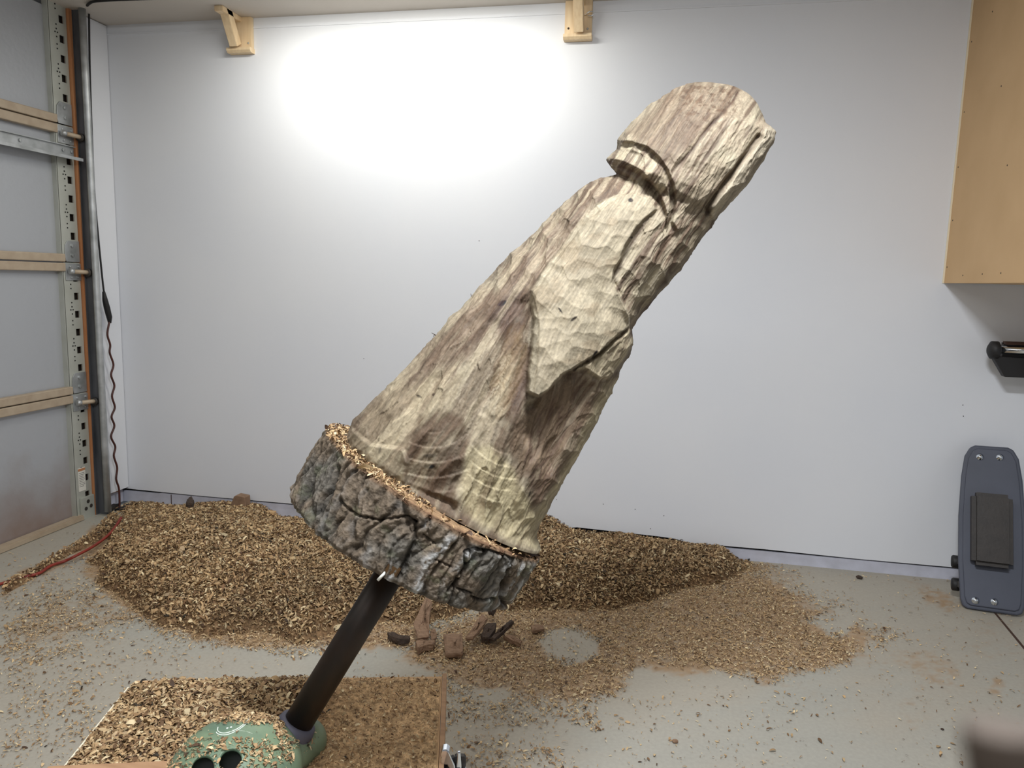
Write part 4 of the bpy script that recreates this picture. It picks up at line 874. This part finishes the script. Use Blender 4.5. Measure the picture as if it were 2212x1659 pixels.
def scatter(name, pts, size, m, tilt, label, cat, grid=None, gcol=None, parent=None, dark=None, weights=None, seed=1, kindtop=True):
    """one 'stuff' object: an optional bed plus its loose shavings"""
    r = np.random.default_rng(seed); n = len(pts); verts = pts; faces = np.zeros((0, 4), int); gn = 0
    if grid is not None:
        nu_, nv_ = grid.shape[:2]; gn = nu_ * nv_; idx = np.arange(gn).reshape(nu_, nv_)
        faces = np.stack([idx[:-1, :-1], idx[1:, :-1], idx[1:, 1:], idx[:-1, 1:]], -1).reshape(-1, 4)
        zg = grid[..., 2].reshape(-1); keep = gcol[..., 3].reshape(-1)[faces].max(1) > 0; faces = faces[keep]
        used = np.zeros(gn, bool); used[faces.ravel()] = True; remap = np.cumsum(used) - 1; faces = remap[faces]
        verts = np.vstack([grid.reshape(-1, 3)[used], pts]); gcol = gcol.reshape(-1, 4)[used]; gn = int(used.sum())
    c0_ = np.array((verts[:, 0].mean(), verts[:, 1].mean(), verts[:, 2].min()))
    me = bpy.data.meshes.new(name); me.vertices.add(len(verts)); me.vertices.foreach_set('co', (verts - c0_).astype(np.float32).ravel())
    if len(faces):
        me.loops.add(len(faces) * 4); me.loops.foreach_set('vertex_index', faces.astype(np.int32).ravel()); me.polygons.add(len(faces)); me.polygons.foreach_set('loop_start', np.arange(0, len(faces) * 4, 4, dtype=np.int32))
        me.polygons.foreach_set('use_smooth', np.ones(len(faces), bool))
    me.update(calc_edges=True)
    tot = len(verts)
    a_ = me.attributes.new('is_chip', 'BOOLEAN', 'POINT'); v_ = np.zeros(tot, bool); v_[gn:] = True; a_.data.foreach_set('value', v_)
    a_ = me.attributes.new('pick', 'INT', 'POINT'); a_.data.foreach_set('value', r.integers(0, 5, tot).astype(np.int32))
    a_ = me.attributes.new('rot', 'FLOAT_VECTOR', 'POINT'); ro = np.zeros((tot, 3)); ro[:, 0] = r.normal(0, tilt, tot); ro[:, 1] = r.normal(0, tilt, tot); ro[:, 2] = r.uniform(0, 6.283, tot)
    a_.data.foreach_set('vector', ro.astype(np.float32).ravel())
    a_ = me.attributes.new('siz', 'FLOAT_VECTOR', 'POINT'); sz = np.ones((tot, 3)); ss = np.ones(tot) * .01
    ss[gn:] = size * np.clip(np.exp(r.normal(-.1, .42, n)), .3, 2.4); sz *= ss[:, None]; sz[:, 1] *= r.uniform(.6, 1.3, tot); a_.data.foreach_set('vector', sz.astype(np.float32).ravel())
    wts = np.array(weights if weights is not None else [.16, .20, .19, .15, .11, .08, .045, .045, .015]); wts = wts / wts.sum()
    col = PAL[r.choice(len(PAL), tot, p=wts)] * r.uniform(.62, .98, tot)[:, None] * np.array((1.0, .97, .91))
    if dark is not None: col[gn:] *= dark[:, None]
    a_ = me.attributes.new('chipcol', 'FLOAT_COLOR', 'POINT'); c4 = np.ones((tot, 4)); c4[:, :3] = np.clip(col, 0, 1); a_.data.foreach_set('color', c4.astype(np.float32).ravel())
    if grid is not None:
        a_ = me.attributes.new('Col', 'FLOAT_COLOR', 'POINT'); c4 = np.ones((tot, 4)); c4[:gn, :3] = gcol[:, :3]; a_.data.foreach_set('color', c4.astype(np.float32).ravel())
    me.materials.append(m)
    o = bpy.data.objects.new(name, me); COL.objects.link(o); o.location = [float(q) for q in c0_]
    md = o.modifiers.new('scatter', 'NODES'); md.node_group = NG
    tag(o, label, cat, kind='stuff'); return o

# ---- height of the heaps on the floor (metres), from outlines laid on the floor plane
def w2(poly): return [tuple(on(x, y, 2, 0)[:2]) for x, y in poly]
HEAP1 = w2([(262,1095),(235,1150),(205,1215),(215,1262),(262,1296),(330,1335),(430,1372),(560,1362),(640,1392),(720,1372),(830,1345),(930,1350),(1010,1330),(1100,1316),(1120,1250),(1010,1130),(900,1095),(600,1070),(300,1040)])
HEAP2 = w2([(900,1120),(960,1290),(1080,1330),(1200,1320),(1330,1312),(1440,1288),(1540,1262),(1612,1236),(1636,1212),(1560,1170),(1300,1120),(1000,1090)])
HEAPR = w2([(0,1266),(60,1236),(120,1200),(200,1150),(238,1110),(262,1118),(246,1160),(190,1182),(150,1200),(90,1238),(0,1290)])
WX = [on(x, y, 1, YW)[0] for x, y in [(270,1100),(340,1098),(400,1090),(500,1083),(560,1090),(600,1110),(640,1128),(760,1135),(1000,1120),(1120,1098),(1180,1112),(1240,1144),(1400,1162),(1500,1172),(1560,1182),(1612,1224)]]
WZ = [on(x, y, 1, YW)[2] for x, y in [(270,1100),(340,1098),(400,1090),(500,1083),(560,1090),(600,1110),(640,1128),(760,1135),(1000,1120),(1120,1098),(1180,1112),(1240,1144),(1400,1162),(1500,1172),(1560,1182),(1612,1224)]]
def heap(X, Y):
    wx = .10 * (fbm(X * 5, Y * 5, 501) - .5); wy = .10 * (fbm(X * 5, Y * 5, 511) - .5)
    a_ = sdf(X + wx, Y + wy, HEAP1); b_ = sdf(X + wx, Y + wy, HEAP2); c_ = sdf(X + wx * .4, Y + wy * .4, HEAPR)
    hN = .03 * (fbm(X * 6, Y * 6, 521, 3) - .5)
    h1 = .15 * (1 - np.exp(-np.maximum(a_, 0) / .16)); h2 = .140 * (1 - np.exp(-np.maximum(b_, 0) / .23)); h3 = .035 * (1 - np.exp(-np.maximum(c_, 0) / .03))
    h = np.maximum(h1, h2); near = sstep(.0, .55, YW - Y)      # falls to the measured line at the wall
    wz = np.maximum(np.interp(X, WX, WZ, left=0.03, right=0), 0)
    h = h * near + np.minimum(wz, .25) * sstep(0, .05, np.maximum(a_, b_)) * (1 - near)
    h = h + hN * sstep(0, .12, np.maximum(a_, b_))
    return np.maximum(np.maximum(h, h3), 0), np.maximum(a_, b_), c_
gx = np.arange(-2.78, .62, .011); gy = np.arange(1.9, YW - .001, .011)
GX, GY = np.meshgrid(gx, gy, indexing='ij'); GH, ga, gc_ = heap(GX, GY)
GH = GH + .004 * (fbm(GX * 70, GY * 70, 541, 2) - .5) * (GH > .008)
fn = fbm(GX * 45, GY * 45, 545, 3); fb = fbm(GX * 5, GY * 7, 547, 3)
gcol = np.ones(GX.shape + (4,)); gcol[..., :3] = C((136, 108, 78)) * (.55 + .7 * fn)[..., None]
gcol[..., 3] = (GH > .003); G3 = np.stack([GX, GY, GH - .006], -1)
NP = 400000
X = rng.uniform(-2.79, .64, NP); Y = rng.uniform(1.7, YW - .006, NP); Hh, A_, C_ = heap(X, Y)
prob = np.where(A_ > 0, sstep(-.0, .06, A_) * .75 + .25, 0); prob = np.maximum(prob, .45 * sstep(-.01, .03, C_)) * .62
keep = (rng.random(NP) < prob) & ((A_ > 0) | (C_ > 0)); X, Y, Hh = X[keep], Y[keep], Hh[keep]
pts = np.stack([X, Y, Hh + .001 + rng.uniform(-.003, .006, len(X))], -1)
dk_ = .62 + .55 * fbm(X * 5, Y * 7, 549, 3) + .18 * (X < -1.5)
scatter('wood_shavings', pts, 0.0150, M['sawdust'], .6, 'deep heap of tan wood shavings piled along the foot of the back wall', 'shavings', G3, gcol, dark=np.clip(dk_, .5, 1.15), seed=3)
print('heap chips', len(pts))

# ---- litter on the open floor
def litter(px, py):
    qx_ = px + 60 * (fbm(px / 70, py / 38, 601) - .5); qy_ = py + 34 * (fbm(px / 70, py / 34, 611) - .5)
    d = np.full(px.shape, .018)
    def poly(P_, v, soft=20): nonlocal d; d = np.maximum(d, v * sstep(-soft, soft * .8, sdf(qx_, qy_, P_)))
    poly([(1180,1290),(1640,1230),(1700,1290),(1800,1350),(1850,1400),(1790,1440),(1740,1450),(1650,1465),(1560,1445),(1440,1425),(1380,1440),(1350,1480),(1290,1520),(1200,1500),(1100,1470),(960,1440),(860,1390)], .85, 24)
    poly([(960,1420),(1100,1440),(1260,1500),(1290,1560),(1230,1545),(1180,1590),(1050,1570),(965,1530)], .55, 30)
    poly([(965,1520),(1100,1560),(1240,1640),(1260,1700),(965,1700)], .28, 30)
    poly([(0,1330),(120,1285),(240,1262),(330,1330),(200,1395),(60,1440),(0,1450)], .42, 26)
    poly([(0,1440),(200,1480),(260,1560),(150,1700),(0,1700)], .20, 40)
    poly([(60,1400),(420,1380),(420,1480),(240,1560),(60,1560)], .075, 40)
    poly([(0,1270),(130,1215),(260,1160),(300,1200),(220,1270),(0,1350)], .13, 30)
    poly([(230,1270),(420,1350),(560,1350),(800,1320),(1000,1330),(1100,1300),(1190,1300),(1200,1420),(960,1420),(820,1385),(640,1412),(420,1392),(300,1345)], .7, 16); poly([(1330,1500),(1800,1480),(1700,1700),(1300,1700)], .04, 60)
    poly([(1640,1200),(1760,1270),(1860,1330),(1960,1370),(1900,1400),(1780,1350)], .22, 30)
    d = d * (1 - .93 * sstep(1.15, .85, blob(qx_, qy_, (1228, 1396), (62, 34), 4))); d = d * (1 - .8 * sstep(1.15, .8, blob(qx_, qy_, (1800, 1345), (50, 26), 10)))
    d = d * (1 - .8 * sstep(1.15, .8, blob(qx_, qy_, (1400, 1470), (60, 24), 0)))
    d = d * (1 - .75 * sstep(1.2, .8, blob(qx_, qy_, (1180, 1590), (95, 36), 0))); d = d * (1 - .7 * sstep(1.2, .8, blob(qx_, qy_, (1060, 1500), (50, 18), 0)))
    return d
NP = 640000
X = rng.uniform(-2.79, 1.9, NP); Y = rng.uniform(1.15, YW - .01, NP); px_, py_ = proj(np.stack([X, Y, 0 * X], -1))
dn_ = litter(px_, py_); cl = fbm(X * 16, Y * 16, 621, 3); pr_ = dn_ * (.45 + 1.2 * sstep(.35, .65, cl) * (dn_ < .5) + .5 * (dn_ >= .5))
Hh, A_, C_ = heap(X, Y)
intbl = ((X - c_fl[0]) * tu[0] + (Y - c_fl[1]) * tu[1] > -.02) & ((X - c_fl[0]) * tu[0] + (Y - c_fl[1]) * tu[1] < TW + .02) & ((X - c_fl[0]) * tv[0] + (Y - c_fl[1]) * tv[1] > -.02)
keep = (rng.random(NP) < pr_ * .66) & (Hh < .01) & ~intbl & (px_ > -60) & (px_ < 2280) & (py_ < 1750) & (X > XL + .04)
X, Y = X[keep], Y[keep]; nl = len(X)
pts = np.stack([X, Y, .0015 + rng.uniform(0, .004, nl)], -1); print('litter', nl)
wl_ = [.22, .22, .15, .10, .07, .14, .03, .06, .01]
scatter('wood_shavings', pts, 0.0088, M['sawdust'], .22, 'loose pale shavings strewn over the open concrete floor', 'shavings', seed=5, weights=wl_)

# ---- shavings on the platform
def tz(u, v):
    h = .030 * sstep(0, .10, v) * sstep(.02, .10, u) * sstep(TW * .98, TW * .55, u) * (.4 + 1.1 * fbm(u * 9, v * 9, 701, 3)) + .004
    return h
NU, NV = 180, 150
U, V = np.meshgrid(np.linspace(.004, TW - .004, NU), np.linspace(.003, TD - .005, NV), indexing='ij')
Zt = tz(U, V); bare = fbm(U * 8, V * 8, 711, 3); pale = ((U < .16) & (V < .03))
Gt = c_fl + tu * U[..., None] + tv * V[..., None]; Gt[..., 2] = ZT + Zt * sstep(0, .02, V) * sstep(0, .012, U) - .002
fn = fbm(U * 60, V * 60, 715, 3); right = sstep(.35, .55, U)
gt = np.ones(U.shape + (4,)); gt[..., :3] = C((150, 112, 78)) * (.6 + .6 * fn)[..., None] * (1 - right[..., None]) + C((206, 172, 130)) * (.78 + .4 * fn)[..., None] * right[..., None]; gt[..., 3] = 1
NP = 56000
U = rng.uniform(.006, TW - .006, NP); V = rng.uniform(.004, TD - .01, NP)
cov = np.where(U < .40, 1.0, .42) * sstep(.0, .03, V + .02 * (fbm(U * 20, V * 20, 721) - .5)); cov = cov * np.where((U < .17) & (V < .03), .15, 1)
keep = rng.random(NP) < cov * .8; U, V = U[keep], V[keep]
pp = c_fl + tu * U[:, None] + tv * V[:, None]; pp[:, 2] = ZT + tz(U, V) + rng.uniform(.0, .006, len(U))
inball = np.hypot(pp[:, 0] - C0[0], pp[:, 1] - C0[1]) < .10; pp = pp[~inball]; U = U[~inball]
szs = scatter('wood_shavings', pp, 0.0125, M['sawdust'], .5, 'tan shavings and sawdust heaped on the plywood work platform', 'shavings', Gt, gt, seed=9, dark=np.where(U < .4, .95, 1.1))
# right half of the platform carries finer dust: shrink those shavings
at = szs.data.attributes['siz']; nvt = len(szs.data.vertices); buf = np.zeros(nvt * 3, np.float32); at.data.foreach_get('vector', buf); buf = buf.reshape(-1, 3)
buf[-len(U):] *= np.where(U > .43, .5, 1.0)[:, None].astype(np.float32); at.data.foreach_set('vector', buf.ravel())

# ---- shavings caught on the ledge of the slice
NP = 5200; an = rng.uniform(0, 6.283, NP); rr2 = SR * np.sqrt(rng.uniform(.45, .97, NP))
q = SC + LT * (rr2 * np.cos(an))[:, None] + NF * (rr2 * np.sin(an))[:, None] + AX * rng.uniform(.001, .006, NP)[:, None]
leftish = sstep(.25, -.55, np.cos(an)); keep = rng.random(NP) < np.maximum(leftish, .06)
scatter('wood_shavings', q[keep], .0095, M['sawdust'], .6, 'small shavings caught on the left ledge of the bark-edged slice', 'shavings', seed=11)
# ---- dust and chips lying on the green casting
vl = np.array(vs.location); pc_ = []
rr_ = np.random.default_rng(4)
for _ in range(16000):
    x0 = rr_.uniform(C0[0] - .14, L0[0] + .06); y0 = rr_.uniform(C0[1] - .13, C0[1] + .13)
    ok, loc, nr, _i = cast.ray_cast(Vector((x0 - vl[0], y0 - vl[1], .4)), Vector((0, 0, -1)))
    if not ok or nr[2] < .35: continue
    p = np.array(loc) + vl; u_, v_ = proj(p)
    m_ = max(.9 * (sstep(1570, 1554, v_ - (u_ - 560) * .04) * (u_ < 640)), .8 * (abs(u_ - (600 + (v_ - 1560) * .35)) < 12), .22 * (v_ > 1595) + .35 * ((u_ > 540) & (u_ < 610) & (v_ > 1610)), .02)
    if 467 < u_ < 540 and 1566 < v_ < 1592: m_ *= .1
    if rr_.random() < m_: pc_.append(p + np.array((0, 0, .0015)))
scatter('wood_shavings', np.array(pc_), .0068, M['sawdust'], .4, 'fine shavings lying on the green vise casting', 'shavings', seed=13)

# ---------------------------------------------------------------- bark offcuts, block and pebbles
def slab(name, px, z0, th_, m, label, cat, group=None, lift=0.0, seed=0):
    """irregular chunk whose outline lies on a plane at height z0, lifted at one end"""
    r = np.random.default_rng(seed); base_ = [on(x, y, 2, z0) for x, y in px]; o_ = np.mean(base_, 0); n = len(base_)
    far = max(p[1] for p in base_); nearv = min(p[1] for p in base_); v = []; f = []
    rings = [(.96, -.5), (1.0, .1), (.94, .5), (.55, .62), (0.0, .60)]
    for s_c, zz_ in rings:
        for p in base_:
            q = o_ + (p - o_) * s_c; t = (p[1] - nearv) / max(far - nearv, 1e-3)
            v.append(q + np.array((0, 0, th_ * (zz_ + .5) + lift * t + r.uniform(-.12, .12) * th_)))
    for i in range(len(rings) - 1):
        for k_ in range(n): f.append((i * n + k_, i * n + (k_ + 1) % n, (i + 1) * n + (k_ + 1) % n, (i + 1) * n + k_))
    f.append(tuple(range(n))[::-1])
    o = MB().add(v, f).build(name, m); 
    sb_ = o.modifiers.new('sub', 'SUBSURF'); sb_.subdivision_type = 'SIMPLE'; sb_.levels = 2; sb_.render_levels = 2
    tx = bpy.data.textures.new('rough', 'CLOUDS'); tx.noise_scale = .012; dm_ = o.modifiers.new('d', 'DISPLACE'); dm_.texture = tx; dm_.strength = .010; dm_.texture_coords = 'LOCAL'
    centered(o); return tag(o, label, cat, group)
G_ = 'bark offcuts at the front of the heap'
slab('bark_piece', [(893,1362),(925,1315),(933,1330),(928,1352),(926,1382),(902,1384)], .03, .014, M['barkp'], 'tall pointed brown bark piece left of the square one', 'bark', G_, .05, 1)
slab('bark_piece', [(957,1384),(999,1382),(1000,1418),(996,1421),(962,1422)], .008, .016, M['barkp'], 'squarish flat tan-brown bark piece nearest the platform', 'bark', G_, .012, 2)
slab('bark_piece', [(1005,1384),(1042,1342),(1052,1350),(1046,1362),(1022,1384)], .03, .012, M['barkp'], 'slanting narrow bark strip right of the square piece', 'bark', G_, .02, 3)
slab('bark_piece', [(836,1377),(846,1374),(868,1384),(886,1386),(884,1391),(860,1391),(840,1384)], .01, .018, M['barkd'], 'small dark curled bark scrap at the left end of the offcuts', 'bark', G_, 0, 4)
slab('bark_piece', [(897,1400),(905,1392),(920,1394),(940,1396),(936,1404),(916,1407),(902,1414)], .008, .022, M['barkp'], 'small arched bark chip in front of the tall pointed piece', 'bark', G_, 0, 5)
slab('bark_piece', [(1038,1380),(1050,1364),(1072,1362),(1070,1374),(1056,1388),(1042,1388)], .015, .020, M['barkd'], 'knobbly grey-brown bark lump right of the slanting strip', 'bark', G_, .01, 6)
slab('bark_piece', [(1058,1384),(1080,1368),(1104,1352),(1110,1356),(1090,1372),(1068,1388)], .02, .012, M['barkd'], 'thin dark bark sliver pointing up to the right', 'bark', G_, .015, 7)
slab('bark_piece', [(1088,1382),(1100,1380),(1128,1392),(1124,1398),(1104,1392)], .008, .014, M['barkp'], 'small brown bark flake at the right end of the offcuts', 'bark', G_, .004, 8)
slab('bark_piece', [(928,1372),(940,1368),(944,1382),(932,1388)], .02, .010, M['barkp'], 'little bark flake beside the tall pointed piece', 'bark', G_, .01, 9)
slab('bark_piece', [(1052,1318),(1066,1316),(1072,1322),(1066,1330),(1056,1328)], .04, .018, M['barkd'], 'grey bark lump on the shavings right under the bark-edged base', 'bark', None, .0, 10)
slab('bark_piece', [(1146,1356),(1172,1354),(1176,1364),(1150,1368)], .008, .010, M['barkp'], 'flat greyish bark scrap right of the offcuts', 'bark', None, 0, 11)
slab('bark_piece', [(612,1346),(640,1334),(646,1338),(622,1350)], .03, .012, M['barkd'], 'dark twig-like bark scrap on the near slope of the heap, left of the pipe', 'bark', None, .0, 12)
slab('bark_piece', [(404,1090),(414,1084),(420,1092),(416,1100),(402,1100)], .10, .03, M['barkd'], 'dark bark knob poking out of the heap near the door corner', 'bark', None, .0, 13)
b0_ = on(518, 1082, 1, YW - .06)
wk = MB().prism([(-.055, -.05), (.045, -.05), (.042, .028), (-.010, .034), (-.022, .026)], b0_ + (0, .03, -.0), (1, 0, 0), (0, 0, 1), (0, -1, 0), .05).build('wood_block', M['pine'] if 0 else M['barkp'], bevel=.003)
centered(wk); tag(wk, 'brown wooden wedge block standing in the heap against the back wall', 'block')
b1_ = on(585, 1112, 1, YW - .03)
wk2 = centered(MB().box(b1_ + (0, 0, -.03), (.05, .03, .10), bev=.002).build('wood_block', M['mdf'], bevel=.001)); tag(wk2, 'pale chip-covered offcut in the heap right of the wedge block', 'block')
for px, py, r_, lab in [(1539, 1257, .010, 'small brown stone on the floor right of the heap'), (1856, 1247, .011, 'small dark stone on the floor close to the back kerb'), (1458, 1601, .007, 'tiny dark pebble on the open floor at the bottom'), (2035, 1575, .004, 'tiny black crumb on the floor at lower right')]:
    p = on(px, py, 2, r_ * .6); bm = bmesh.new(); bmesh.ops.create_icosphere(bm, subdivisions=3, radius=r_)
    for v in bm.verts: v.co = Vector((v.co.x * 1.25, v.co.y, v.co.z * .7)) * (1 + .25 * (math.sin(v.co.x * 400 + px) * math.cos(v.co.y * 330) ))
    me = bpy.data.meshes.new('pebble'); bm.to_mesh(me); bm.free(); me.materials.append(M['barkp'] if px < 1600 else M['barkd']); o = bpy.data.objects.new('pebble', me); COL.objects.link(o); o.location = p; tag(o, lab, 'stone')

# the strap of the camera, close to the lens and out of focus at lower right
def cpos(px, py, d): v = ray(px, py); return CAM + v * d
sp = centered(MB().tube(smooth_path([cpos(2166, 1572, .056), cpos(2172, 1630, .056), cpos(2196, 1760, .057), cpos(2260, 1900, .058)]), [.0018] + [.0028] * 20 + [.0028] * 4, 14).build('camera_strap', M['strap'])); tag(sp, 'blurred brown strap end very close to the lens in the lower right corner', 'strap')
